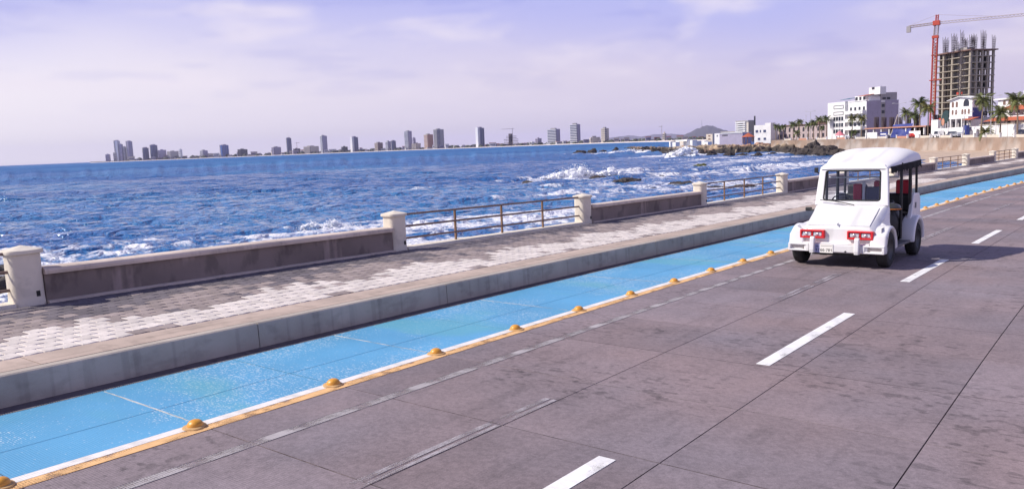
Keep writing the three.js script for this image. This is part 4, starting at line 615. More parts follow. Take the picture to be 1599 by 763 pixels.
// ---------------------------------------------------------------- building site in front of the hotel's side wall: slab on posts, rebar columns, hoardings
{
  const b = flatPt(1352, 300, GY), e = flatPt(1448, 268, GY), d = e.clone().sub(b), L = d.length(), a = Math.atan2(-d.z, d.x);
  const g = thing('building_site', 'low concrete building site with rusty rebar columns beside the white hotel', 'building site', b, a);
  const yv = v => sight(1385, v, 290).y - GY;
  mesh('floor_slab', box(0, L, yv(200.3), yv(198.6), -9, 0.3), FM.orange, g);
  for (let i = 0; i < 8; i++) { mesh('column', box(L * i / 7.4, L * i / 7.4 + 0.5, 0, yv(200.3), -0.6, -0.1), FM.white, g); if (i !== 6) { const cage = []; for (let k = 0; k < 9; k++) cage.push(bar(V(L * i / 7.4 + 0.2 + (k % 3) * 0.5, yv(198.6), -3 - Math.floor(k / 3) * 0.5), V(L * i / 7.4 + 0.2 + (k % 3) * 0.5 + ((k * 7) % 5 - 2) * 0.06, yv(181 + (i * 5) % 4), -3 - Math.floor(k / 3) * 0.5), 0.12, 4)); mesh('rebar_cage', metric(join(cage)), FM.rebar, g); } }
  mesh('back_wall', box(0, L, 0, yv(200.3), -8.4, -8), FM.brown, g);
  mesh('prop', metric(bar(V(L * 0.46, 0.5, 0.3), V(L * 0.51, yv(180), -1), 0.14, 5)), FM.cream, g);
  [[0.10, 0.28, FM.white, 'white hoarding board left of the blue banner'], [0.33, 0.46, FM.blue, 'blue and white banner board on the building site'], [0.80, 0.97, FM.white, 'white hoarding board right of the blue tarpaulin']].forEach(([x0, x1, m, lab]) => { const h = mesh('hoarding', box(L * x0, L * x1, 0, 2.1, 0.0, 0.08), m, scene, true); h.position.copy(b).addScaledVector(V(Math.sin(a), 0, Math.cos(a)), 1.2); h.rotation.y = a; tag(h, lab, 'hoarding'); if (m === FM.blue) mesh('white_print', join([box(L * x0 + .6, L * x1 - .6, 0.4, 0.7, 0.085, 0.1), box(L * x0 + .4, L * x1 - .9, 1.2, 1.6, 0.085, 0.1)]), FM.white, h); });
  const tp = new THREE.PlaneGeometry(L * 0.3, 4.2, 24, 10), p = tp.attributes.position; for (let i = 0; i < p.count; i++) p.setZ(i, 1.6 * (fbm(p.getX(i) * 0.5 + 5, p.getY(i) * 0.6, 4, 3) - 0.5) - (p.getY(i)) * 0.35); tp.computeVertexNormals();
  const tarp = mesh('blue_tarpaulin', metric(tp), FM.blue, scene, true); tarp.position.copy(b).addScaledVector(d, 0.62).setY(GY + 2.3); tarp.rotation.y = a; tag(tarp, 'bunched blue tarpaulin hanging on the building site', 'tarpaulin');
}
// ---------------------------------------------------------------- concrete tower under construction and its crane
{
  const D = 395, { g, wl, wr, yAt } = corner('unfinished_tower', 'bare concrete tower frame under construction with rebar on top', 'building', 1513, D, 1459, D + 14, 1548);
  const N = 13, top = yAt(77), fl = k => top * (1 - k / N * 0.985), sl = box(-wl - 0.6, 0.6, -0.35, 0, -wr - 0.5, 0.6);
  for (let k = 0; k < N; k++) { const s = mesh('floor_slab', k === 0 ? box(-wl - 1.3, 1.4, -0.5, 0, -wr - 1.2, 1.4) : sl, k === 0 ? FM.brown : FM.concrete, g); s.position.y = fl(k); }
  for (let i = 0; i <= 4; i++) for (let j = 0; j <= 4; j++) { if (i > 0 && i < 4 && j > 0 && j < 4 && (i + j) % 2) continue; mesh('column', box(-wl * i / 4 - 0.42, -wl * i / 4 + 0.42, -1, top, -wr * j / 4 - 0.42, -wr * j / 4 + 0.42), FM.concrete, g); }
  for (const [i, j, w] of [[1.5, 1.6, 5], [2.6, 2.5, 4]]) mesh('lift_core', box(-wl * i / 4 - w / 2, -wl * i / 4 + w / 2, 0, top + 1.4, -wr * j / 4 - 2, -wr * j / 4 + 2), FM.grey, g);
  for (let i = 0; i <= 4; i++) for (let j = 0; j <= 4; j += 2) { const cg = [], x = -wl * i / 4, z = -wr * j / 4, h = 5.2 + ((i * 7 + j * 5) % 4) * 0.8; for (let k = 0; k < 7; k++) cg.push(bar(V(x + (k % 3 - 1) * 0.36, top, z + (Math.floor(k / 3) - 1) * 0.36), V(x + (k % 3 - 1) * 0.5, top + h * (0.8 + 0.06 * k), z + (Math.floor(k / 3) - 1) * 0.5), 0.11, 4)); for (let k = 1; k < 6; k++) cg.push(box(x - .4, x + .4, top + h * k / 7, top + h * k / 7 + 0.1, z - .4, z + .4)); mesh('rebar_cage', metric(join(cg)), FM.rebar, g); }
  for (const [k, x0, x1] of [[6, 0.18, 0.34], [8, 0.12, 0.34], [9, 0.1, 0.3], [10, 0.6, 0.9]]) mesh('red_guard_net', box(-wl * x1, -wl * x0, fl(k + 1) + 0.1, fl(k + 1) + 1.1, 0.3, 0.4), FM.craneRed, g);
  for (let k = 1; k < 6; k++) mesh('infill_wall', box(-wl * 0.12 - (k % 3) * 2, -0.4, fl(k + 1), fl(k) - 0.5, -wr * 0.9, -wr * 0.88), FM.dark, g);
  // crane
  const cb = flatPt(1456, 392, GY), c = thing('tower_crane', 'tall red tower crane standing left of the unfinished tower', 'crane', cb, 0), h = v => sight(1458, v, 392).y - GY;
  const lattice = (A, B, w, n, r) => { const l = [], d = B.clone().sub(A), q = new THREE.Quaternion().setFromUnitVectors(V(0, 1, 0), d.clone().normalize()), len = d.length(), cn = [[-1, -1], [1, -1], [1, 1], [-1, 1]].map(([x, z]) => V(x * w / 2, 0, z * w / 2)); for (const k of cn) l.push(bar(k, k.clone().setY(len), r, 4)); for (let i = 0; i < n; i++) for (let k = 0; k < 4; k++) { const a = cn[k].clone().setY(len * i / n), b = cn[(k + 1) % 4].clone().setY(len * (i + 1) / n); l.push(bar(a, b, r * 0.7, 3)); } const g2 = join(l); g2.applyQuaternion(q); g2.translate(A.x, A.y, A.z); return metric(g2); };
  mesh('mast', lattice(V(0, 0, 0), V(0.4, h(60), 0), 1.7, 30, 0.17), FM.craneRed, c);
  mesh('slewing_unit', box(-0.8, 1.6, h(60), h(56), -1.2, 1.2), FM.craneRed, c); mesh('upper_mast', lattice(V(0.5, h(56), 0), V(0.8, h(38), 0), 1.5, 6, 0.16), FM.craneGrey, c); mesh('cab', box(-0.6, 2.0, h(40), h(33), -1.2, 1.2), FM.craneRed, c);
  mesh('apex', lattice(V(0.8, h(34), 0), V(0.9, h(23.5), 0), 0.9, 4, 0.14), FM.craneRed, c);
  const jd = V(0.985, 0, 0.17); const je = V(0.8, h(37), 0).addScaledVector(jd, 35).setY(sight(1580, 29.5, 392).y - GY), ce = V(0.8, h(37), 0).addScaledVector(jd, -11.5).setY(sight(1418, 40.5, 392).y - GY);
  mesh('jib', lattice(V(0.8, h(36.5), 0), je, 0.95, 26, 0.1), FM.craneGrey, c); mesh('counter_jib', lattice(V(0.8, h(36.5), 0), ce, 0.8, 8, 0.11), FM.craneGrey, c);
  const cw = box(-0.8, 0.8, -2.4, 0.2, -0.7, 0.7); cw.translate(ce.x, ce.y, ce.z); mesh('counterweight', cw, FM.grey, c);
  mesh('tie_rod', metric(join([bar(V(0.9, h(23.5), 0), V(0.8, 0, 0).lerp(je, 0.62).setY(mix(h(36.5), je.y, 0.62) + 0.5), 0.06, 4), bar(V(0.9, h(23.5), 0), ce.clone().setY(ce.y + 0.4), 0.06, 4)])), FM.craneGrey, c);
  mesh('tie_collar', box(-1.4, 3.2, h(126), h(125), -1.5, 1.5), FM.craneRed, c);
}
// ---------------------------------------------------------------- white villa hotel with arches and red roofs on the right
function archWin(par, face, a, y, w, h, m, ext = 0) { const s = new THREE.Shape(); s.moveTo(-w / 2, 0); s.lineTo(w / 2, 0); s.lineTo(w / 2, h - w / 2); s.absarc(0, h - w / 2, w / 2, 0, Math.PI, false); s.closePath(); const key = `arch${face}${w.toFixed(2)}${h.toFixed(2)}`; panes[key] ||= (() => { const g = new THREE.ExtrudeGeometry(s, { depth: 0.06, bevelEnabled: false, curveSegments: 8 }); g.translate(0, 0, -0.03); if (face === 'R') g.rotateY(Math.PI / 2); return metric(g); })(); const o = mesh('window', panes[key], m, par); face === 'L' ? o.position.set(a, y, ext) : o.position.set(ext, y, a); return o; }
{
  const { g, wl, wr, yAt } = corner('white_villa', 'white gabled villa hotel with arched windows below the unfinished tower', 'hotel', 1518, 258, 1483, 266, 1534);
  const y = v => yAt(v);
  mesh('wall', join([prism([[0, 0], [0, y(160)], [-wr, y(160)], [-wr, 0]].map(([z, yy]) => [z, yy]), -wl, 0), (() => { const s = new THREE.Shape([[-wl, y(160)], [0, y(160)], [0, y(153)], [-wl * 0.52, y(149.5)], [-wl, y(154.5)]].map(p => new THREE.Vector2(...p))); const e = new THREE.ExtrudeGeometry(s, { depth: wr - 0.05, bevelEnabled: false }); e.translate(0, 0, -wr + 0.04); return metric(e); })()]), FM.white, g);
  const roof = mesh('roof', (() => { const s = new THREE.Shape([[-wl - 0.5, y(154.6)], [-wl * 0.52, y(149.2)], [0.5, y(152.8)], [0.5, y(152)], [-wl * 0.52, y(148.3)], [-wl - 0.5, y(153.8)]].map(p => new THREE.Vector2(...p))); const e = new THREE.ExtrudeGeometry(s, { depth: wr + 0.8, bevelEnabled: false }); e.translate(0, 0, -wr - 0.1); return metric(e); })(), FM.white, g); void roof;
  for (const t of [0.86, 0.68]) archWin(g, 'L', -wl * t, y(165.5), 0.95, 1.6, FM.brown); archWin(g, 'L', -wl * 0.26, y(165), 2.4, 2.0, FM.glass);
  for (const t of [0.86, 0.7, 0.42, 0.3, 0.14]) archWin(g, 'L', -wl * t, y(177.5), 0.85, 1.45, FM.brown);
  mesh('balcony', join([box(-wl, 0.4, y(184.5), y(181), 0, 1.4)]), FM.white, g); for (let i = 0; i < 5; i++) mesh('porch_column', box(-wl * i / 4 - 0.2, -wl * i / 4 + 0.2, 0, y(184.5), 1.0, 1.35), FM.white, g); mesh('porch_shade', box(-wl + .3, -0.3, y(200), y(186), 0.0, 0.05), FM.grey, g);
  for (const t of [0.8, 0.5, 0.25]) archWin(g, 'L', -wl * t, y(198), 0.9, 1.7, FM.dark, 0.06);
  mesh('blue_wall', box(0.01, 0.08, y(186), y(168), -wr * 0.98, -wr * 0.05), FM.blue, g); mesh('window', box(0.02, 0.09, y(163), y(157), -wr * 0.8, -wr * 0.2), FM.glass, g);
  mesh('tile_awning', prism([[2.4, y(187)], [-0.2, y(183.5)], [-0.2, y(182.9)], [2.4, y(186.4)]], -wl * 0.06, wl * 0.3), FM.tile, g);
  mesh('terrace_step', join([prism([[3.5, 0], [3.5, y(184)], [1.5, y(186)], [1.5, 0]], -wl - 3.2, -wl - 0.05)]), FM.white, g);
}
{
  const { g, wl, yAt } = corner('arcade_house', 'long white house with red tile roofs and arched windows at the right edge', 'house', 1690, 236, 1527, 268, 1720);
  const y = v => yAt(v, 1590, 252), X = u => { const k = flatPt(u, 100, GY).normalize(); void k; return -wl + wl * (u - 1527) / (1690 - 1527); };
  mesh('wall', join([box(-wl, 0, 0, y(181), -12, 0), box(X(1545), X(1640), y(181), y(152), -12, -3)]), FM.white, g);
  mesh('upper_cornice', join([box(X(1540), X(1640), y(152.5), y(150), -12.5, -2.4), box(-wl - .3, 0.3, y(181.5), y(179.8), -12, 0.5)]), FM.white, g);
  const rf = mesh('tile_roof', join([prism([[1.0, y(171)], [-3.2, y(163)], [-3.2, y(162)], [1.0, y(170.4)]], X(1566), X(1690)), prism([[3.6, y(187.5)], [0.02, y(182)], [0.02, y(181)], [3.6, y(186.8)]], X(1560), X(1690))]), FM.tile, g);
  mesh('roof_tank', join([box(X(1576), X(1580), y(150), y(140), -8, -5), box(X(1585), X(1588), y(150), y(143), -8, -6)]), FM.white, rf);
  for (const u of [1556, 1565, 1574, 1590, 1600]) archWin(g, 'L', X(u), y(161), 1.1, 1.25, FM.brown, -3);
  for (const u of [1538, 1543, 1549, 1554]) win(g, 'L', X(u), y(177), 0.8, 1.2, FM.dark, FM.white); for (const u of [1585, 1597, 1610]) win(g, 'L', X(u), y(176.5), 1.2, 1.1, FM.dark, FM.white);
  for (const u of [1541, 1553, 1566, 1583, 1596, 1612]) win(g, 'L', X(u), y(196.5), 1.25, 1.5, FM.dark, FM.cream); mesh('balcony', box(X(1537), X(1558), y(189), y(182), 0, 1.6), FM.white, g);
}
{ // garden wall along the road
  const a = flatPt(1466, 259, GY), b = flatPt(1640, 206, GY), d = b.clone().sub(a), L = d.length(), th = Math.atan2(-d.z, d.x); const g = thing('garden_wall', 'long white garden wall with arched gateway in front of the villa', 'wall', a, th); const hh = 3.0;
  const s = new THREE.Shape([[0, 0], [L, 0], [L, hh], [0, hh * 0.86]].map(p => new THREE.Vector2(...p))); for (const [x, w] of [[L * 0.315, 1.0], [L * 0.375, 1.0], [L * 0.44, 1.0]]) { const h = new THREE.Path(); h.moveTo(x - w, 0.02); h.lineTo(x + w, 0.02); h.lineTo(x + w, 1.1); h.absarc(x, 1.1, w, 0, Math.PI, false); h.closePath(); s.holes.push(h); }
  const e = new THREE.ExtrudeGeometry(s, { depth: 0.35, bevelEnabled: false, curveSegments: 8 }); mesh('wall_face', metric(e), FM.white, g); mesh('wall_cap', box(L * 0.45, L, hh, hh + 0.15, -0.08, 0.42), FM.cream, g);
  // blue doorway block
  const k = mesh('blue_kiosk', join([box(-1.05, 1.05, 0, 3.1, -0.5, 0.3)]), FM.blue, scene, true); k.position.copy(flatPt(1509, 239, GY)); k.rotation.y = th; tag(k, 'bright blue kiosk with a pale figure panel before the white wall', 'kiosk'); mesh('kiosk_door', box(-0.35, 0.35, 0, 2.0, 0.3, 0.34), FM.dark, k); mesh('pale_panel', box(-0.3, 0.2, 1.2, 1.9, 0.34, 0.37), FM.white, k);
  // arched mural board left of the villa
  const mb = thing('arched_signboard', 'dark arched signboard with orange disc at the left of the villa', 'signboard', flatPt(1476, 252, GY), th); const sh = new THREE.Shape(); sh.moveTo(-2.3, 3.2); sh.lineTo(2.6, 4.4); sh.lineTo(2.6, 6.7); sh.absarc(1.0, 4.2, 3.2, 1.05, Math.PI * 0.98, false); sh.closePath(); const se = new THREE.ExtrudeGeometry(sh, { depth: 0.2, bevelEnabled: false, curveSegments: 16 }); mesh('board', metric(se), std({ color: C(0.02, 0.05, 0.045), roughness: 0.5 }), mb); const disc = new THREE.CylinderGeometry(1.0, 1.0, 0.06, 24); disc.rotateX(Math.PI / 2); disc.translate(-0.7, 4.3, 0.235); mesh('orange_disc', metric(disc), FM.orange, mb); mesh('support', join([box(-2.3, -2.1, 0, 3.6, 0, 0.2), box(2.3, 2.5, 0, 4.6, 0, 0.2)]), FM.white, mb);
}
// ---------------------------------------------------------------- houses further left
{
  let c = corner('small_white_house', 'small bright white two-storey house behind the rocky point', 'house', 1204, 410, 1178, 415, 1208); let y = v => c.yAt(v);
  mesh('wall', join([box(-c.wl, 0, -1.5, y(194.5), -c.wr - 4, 0), box(-3.2, 0, y(194.5), y(191.5), -4, 0)]), FM.white, c.g); for (const t of [0.83, 0.62, 0.36]) win(c.g, 'L', -c.wl * t, y(206), t === 0.62 ? 0.7 : 1.5, 1.2, FM.blueGlass, FM.white); for (const t of [0.7, 0.35]) win(c.g, 'L', -c.wl * t, y(218), 1.4, 1.1, FM.blueGlass, FM.white);
  c = corner('long_pink_house', 'long pinkish house with dark openings behind a row of palms', 'house', 1292, 388, 1206, 425, 1298); y = v => c.yAt(v);
  mesh('wall', box(-c.wl, 0, 0, y(193), -10, 0), FM.pink, c.g); mesh('roof_edge', join([box(-c.wl - .2, 0.3, y(193), y(191.6), -10, 0.6), box(-c.wl * 0.32, -c.wl * 0.12, y(193), y(188), -6, -1)]), FM.brown, c.g); for (let k = 0; k < 11; k++) { archWin(c.g, 'L', -c.wl * (0.06 + k * 0.085), y(203.5), 1.5, 2.1, FM.dark); win(c.g, 'L', -c.wl * (0.06 + k * 0.085), y(213.5), 1.5, 1.8, FM.dark); }
  c = corner('tan_apartment_block', 'grey and tan apartment block behind the small white house', 'building', 1169, 640, 1150, 648, 1178); y = v => c.yAt(v);
  mesh('wall', box(-c.wl, 0, -2, y(189.5), -c.wr, 0), FM.cream, c.g); mesh('side_wall', box(0.01, 0.2, -2, y(189), -c.wr, 0), FM.concrete, c.g); const bs = box(-c.wl - 0.3, -c.wl * 0.2, 0, 0.9, 0, 1.0); for (let k = 0; k < 7; k++) { mesh('balcony', bs, FM.white, c.g).position.y = y(212 - k * 3.4); win(c.g, 'L', -c.wl * 0.65, y(212 - k * 3.4) + 0.95, 4.5, 0.65, FM.glass); } mesh('roof_parapet', box(-c.wl - .3, 0.3, y(189.5), y(187.5), -c.wr, 0.5), FM.grey, c.g);
  c = corner('low_mauve_building', 'low flat mauve building with a dark window row on the point', 'building', 1160, 470, 1124, 480, 1166); y = v => c.yAt(v); mesh('wall', box(-c.wl, 0, -2.5, y(207.5), -8, 0), FM.mauve, c.g); mesh('roof_edge', box(-c.wl, 0.1, y(207.5), y(206.5), -8, 0.3), FM.white, c.g); for (let k = 0; k < 4; k++) win(c.g, 'L', -c.wl * (0.85 - k * 0.06), y(211.5), 0.7, 0.9, FM.dark);
  c = corner('bright_white_block', 'tall narrow white block at the left end of the mauve building', 'building', 1125, 500, 1116, 503, 1127); mesh('wall', box(-c.wl, 0, -2.5, c.yAt(208), -4, 0), FM.white, c.g); win(c.g, 'L', -c.wl * 0.5, c.yAt(213), 0.8, 0.9, FM.dark);
  c = corner('beige_villa', 'beige villa with brown windows left of the narrow white block', 'house', 1113, 540, 1103, 543, 1117); mesh('wall', box(-c.wl, 0, -2.5, c.yAt(209), -5, 0), FM.cream, c.g); for (const v of [213, 218]) win(c.g, 'L', -c.wl * 0.5, c.yAt(v), 1.8, 0.9, FM.brown);
  c = corner('far_white_house', 'long low white house beyond the mauve building', 'house', 1148, 700, 1126, 706, 1152); mesh('wall', box(-c.wl, 0, -2, c.yAt(206), -6, 0), FM.white, c.g); mesh('roof_edge', box(-c.wl - .2, .2, c.yAt(206), c.yAt(204.8), -6, .3), FM.cream, c.g);
  // sun-bleached terrace wall on the point
  const pv = thing('open_pavilion', 'open pavilion with a red hipped roof on the rocky point', 'pavilion', flatPt(1169, 395, -1.4), 0.2); const cone = new THREE.ConeGeometry(3.9, 2.0, 4); cone.rotateY(Math.PI / 4); cone.translate(0, 4.0, 0); mesh('roof', metric(cone), FM.tile, pv); for (const [x, z] of [[-2.2, 2.2], [2.2, 2.2], [-2.2, -2.2], [2.2, -2.2], [0, 2.2]]) mesh('column', box(x - 0.15, x + 0.15, 0, 3.1, z - 0.15, z + 0.15), FM.brown, pv);
  const tw = []; const r = rng(6); for (let i = 0; i < 26; i++) { const u = mix(1046, 1102, i / 25), D = 520 + r() * 40; const p = flatPt(u, D, -3.6), w = 4 + r() * 4.5, h = 2.6 + r() * 1.9 + (i > 4 && i < 16 ? 0.8 : 0); const b = box(-w / 2, w / 2, 0, h, -3, 0); b.rotateY(-0.75 + (r() - 0.5) * 0.5); b.translate(p.x, p.y, p.z); tw.push([b, p, i]); }
  tw.forEach(([b, p, i]) => { const o = mesh('terrace_block', b, i % 6 === 2 ? FM.cream : FM.white, scene, true); tag(o, `${ord(i)} pale terrace block from the left on the rocky point`, 'building', 'pale terrace blocks on the point'); });
  const ch = mesh('chimney_mast', metric(bar(V(0, 0, 0), V(0, 15.5, 0), 0.55, 8)), FM.dark, scene, true); ch.position.copy(flatPt(1179, 560, GY)); tag(ch, 'thin dark mast above the small white house', 'mast');
}
// ---------------------------------------------------------------- palms
{
  const frondGeo = (len, droop, seed) => { const o = [], r = rng(seed), N = 15, pt = t => V(len * t * (1 - 0.22 * t * droop), len * (0.42 * t - 0.72 * droop * t * t), 0); for (let i = 0; i < N; i++) { const t0 = 0.12 + 0.88 * i / N, a = pt(t0), b = pt(t0 + 0.9 / N), L = len * 0.34 * Math.sin(Math.PI * (0.15 + 0.8 * t0)) * (0.8 + 0.4 * r()); for (const s of [-1, 1]) { const tip = a.clone().lerp(b, 0.5).add(V(L * 0.45, -L * (0.35 + 0.35 * r()), s * L * 0.85)); o.push(a.x, a.y, a.z, b.x, b.y, b.z, tip.x, tip.y, tip.z); } }
    for (let i = 0; i < 8; i++) { const a = pt(i / 8), b = pt((i + 1) / 8), w = 0.05 * len * 0.35 * (1 - i / 9); o.push(a.x, a.y, a.z - w, b.x, b.y, b.z, a.x, a.y, a.z + w); o.push(a.x, a.y - w, a.z, b.x, b.y, b.z, a.x, a.y + w, a.z); } return fromTris(o); };
  const G = [0, 1, 2, 3].map(k => frondGeo(2.5, [0.5, 0.8, 1.15, 1.5][k], 5 + k));
  const proto = [0, 1, 2].map(() => null);
  function palm(u, D0, v0, vTop, kind, label, sc = 1, lean = 0) {
    const D = onLand(u, D0, 3);
    const b = flatPt(u, D, GY), hgt = Math.max(1.2, sight(u, vTop, D).y - GY - 1.2 * sc), t = thing('palm_tree', label, 'palm tree', b, u % 6.28, 'palm trees on the far promenade'), r = rng(Math.round(u * 3 + D));
    const top = V(lean, hgt, lean * 0.4), crv = new THREE.QuadraticBezierCurve3(V(0, -0.3, 0), V(lean * 0.1, hgt * 0.5, 0), top), tg = new THREE.TubeGeometry(crv, 12, 0.17, 7, false), p = tg.attributes.position; for (let i = 0; i < p.count; i++) { const y = p.getY(i), c = crv.getPoint(clamp((y + 0.3) / (hgt + 0.3))), k = 1.35 - 0.75 * clamp(y / hgt); p.setX(i, c.x + (p.getX(i) - c.x) * k); p.setZ(i, c.z + (p.getZ(i) - c.z) * k); } tg.computeVertexNormals(); mesh('trunk', metric(tg), FM.trunk, t);
    const n = 26; for (let i = 0; i < n; i++) { const k = i / n, gi = k < 0.25 ? 0 : k < 0.5 ? 1 : k < 0.78 ? 2 : 3; const f = mesh('frond', G[gi], FM.frond[kind === 2 ? (r() < 0.5 ? 2 : 1) : r() < 0.75 ? kind : 1], t); f.position.copy(top); f.rotation.set(0, i * 2.4 + r() * 0.5, (0.75 - 1.05 * k) + (r() - 0.5) * 0.3, 'YXZ'); f.scale.setScalar(sc * (0.85 + 0.35 * r())); }
  }
  palm(1212, 372, 0, 194, 0, 'leftmost palm in front of the long pink house', 0.8); palm(1218, 380, 0, 196, 0, 'second palm in front of the long pink house', 0.8); palm(1224, 376, 0, 195, 0, 'third palm in front of the long pink house', 0.75);
  palm(1239, 368, 0, 190, 0, 'left of two taller palms in front of the pink house', 0.95); palm(1249, 366, 0, 187, 1, 'right of two taller palms in front of the pink house', 0.95); palm(1245, 360, 0, 204, 1, 'short yellowish palm below the two taller ones', 0.8);
  palm(1263, 356, 0, 191, 0, 'palm beside the double street lamp', 0.9); palm(1271, 352, 0, 188, 0, 'palm just right of the double street lamp', 0.9); palm(1280, 346, 0, 183, 1, 'tall slim palm left of the white hotel', 0.95); palm(1284, 350, 0, 196, 0, 'small palm below the tall slim one', 0.7); palm(1291, 336, 0, 181, 0, 'dark palm at the left corner of the white hotel', 0.9);
  palm(1331, 302, 0, 180, 2, 'golden palm in front of the white hotel balconies', 1.0, 0.3); palm(1346, 296, 0, 181, 2, 'palm before the corner of the white hotel', 0.85);  palm(1334, 300, 0, 203, 0, 'bushy low palm before the white hotel', 0.7);
  palm(1415, 286, 0, 171, 1, 'palm right of the mauve hotel wall', 1.05, -0.3); palm(1437, 272, 0, 154, 0, 'tallest dark palm left of the crane', 1.35, 0.4); palm(1450, 268, 0, 162, 2, 'yellowish palm beside the tallest dark palm', 1.2, -0.2); palm(1428, 278, 0, 175, 0, 'dark palm behind the tallest palm', 1.0);
  palm(1533, 222, 0, 147, 1, 'tall palm in front of the white villa corner', 1.25, 0.3); palm(1563, 214, 0, 168, 1, 'middle palm in front of the red tile roof', 1.15, 0.1); palm(1590, 206, 0, 146, 1, 'tall palm at the right edge of the view', 1.3, -0.2); palm(1541, 219, 0, 201, 2, 'low yellow-green palm at the garden wall arches', 0.9);
}
// ---------------------------------------------------------------- street lamps
for (const [u, D, v, lab] of [[1266, 352, 174.5, 'tall double-armed street lamp left of the white hotel'], [1259, 372, 181, 'smaller street lamp behind the palms left of the hotel'], [1404, 285, 162, 'double-armed street lamp at the right end of the white hotel'], [1311, 312, 190, 'thin street lamp in front of the white hotel'], [1344, 300, 174, 'street lamp before the hotel corner'], [1548, 216, 151, 'white street lamp between the villa and the red roofs'], [1506, 232, 176, 'dark thin street lamp left of the blue kiosk']]) {
  const h = sight(u, v, onLand(u, D, 2.5)).y - GY, t = thing('street_lamp', lab, 'street lamp', flatPt(u, onLand(u, D, 2.5), GY), u % 3, 'street lamps on the far promenade'); mesh('pole', metric(bar(V(0, 0, 0), V(0, h, 0), 0.11, 8, 0.06)), FM.lamp, t); mesh('arm', metric(join([bar(V(0, h, 0), V(1.5, h + 0.25, 0), 0.05, 6), bar(V(0, h, 0), V(-1.5, h + 0.25, 0), 0.05, 6)])), FM.lamp, t); for (const s of [-1, 1]) mesh('lamp_head', rbox(s * 1.7 - 0.4, s * 1.7 + 0.4, h + 0.18, h + 0.34, -0.15, 0.15, 0.05, 2), FM.lamp, t);
}
// ---------------------------------------------------------------- parked vehicles on the far promenade
{
  const tyre = std({ color: C(0.02, 0.02, 0.02) });
  function car(u, D0, col, kind, label, turn = 0) {
    const D = onLand(u, D0, 7);
    const [, a] = alongWall(60); const t = thing('parked_car', label, kind === 'van' ? 'van' : 'car', flatPt(u, D, GY), a - Math.PI / 2 + Math.PI / 2 + turn, 'vehicles parked on the far promenade'), m = new THREE.MeshPhysicalMaterial({ color: C(...col), roughness: 0.3, clearcoat: 0.7 });
    const L = kind === 'van' ? 2.5 : 2.2, H = kind === 'van' ? 1.9 : kind === 'suv' ? 1.65 : 1.4; mesh('body', prism([[-L, 0.35], [-L, 0.85], [-L * 0.97, 0.95], [L * 0.5, 0.98], [L * 0.98, 0.8], [L, 0.4]], -0.85, 0.85, 0.08), m, t);
    const cab = kind === 'van' ? [[-L * 0.97, 0.9], [-L * 0.95, H], [L * 0.3, H], [L * 0.55, 0.9]] : [[-L * 0.9, 0.9], [-L * 0.62, H], [L * 0.12, H], [L * 0.5, 0.9]]; mesh('roof', prism(cab, -0.76, 0.76, 0.08), m, t); const win2 = cab.map(([z, y], i) => [z * 0.9 - 0.02, i === 0 || i === 3 ? 1.0 : y - 0.12]); mesh('side_window', prism(win2, -0.775, 0.775, 0), FM.glass, t); mesh('windscreen', prism([[L * 0.47, 0.98], [L * 0.15, H - 0.1], [L * 0.18, H - 0.06], [L * 0.51, 0.99]], -0.62, 0.62), FM.glass, t);
    for (const [x, z] of [[-0.78, L * 0.62], [0.78, L * 0.62], [-0.78, -L * 0.62], [0.78, -L * 0.62]]) { const w = new THREE.CylinderGeometry(0.33, 0.33, 0.22, 18); w.rotateZ(Math.PI / 2); w.translate(x, 0.33, z); mesh('wheel', metric(w), tyre, t); }
  }
  car(1466, 240, [0.75, 0.75, 0.75], 'van', 'white van parked left of the grey car'); car(1487, 236, [0.10, 0.11, 0.13], 'suv', 'dark suv parked between white van and silver car'); car(1497, 231, [0.42, 0.43, 0.46], 'car', 'silver car parked left of the blue kiosk'); car(1596, 200, [0.06, 0.06, 0.08], 'suv', 'dark car at the right edge beside the white wall'); car(1424, 258, [0.52, 0.03, 0.02], 'car', 'red car in front of the blue tarpaulin'); car(1322, 304, [0.7, 0.7, 0.7], 'car', 'white car behind the pink parasol'); car(1338, 298, [0.6, 0.62, 0.66], 'van', 'pale van in front of the hotel balconies'); car(1387, 278, [0.65, 0.66, 0.72], 'car', 'pale car below the blue banner board');
  const pb = thing('parasol', 'closed pink parasol stand on the promenade before the hotel', 'parasol', flatPt(1312, 318, GY)); const cg = new THREE.ConeGeometry(1.9, 1.9, 10, 1, true); cg.translate(0, 2.3, 0); mesh('canopy', metric(cg), FM.pinkCloth, pb); mesh('pole', metric(bar(V(0, 0, 0), V(0, 3.3, 0), 0.06, 6)), FM.dark, pb);
}
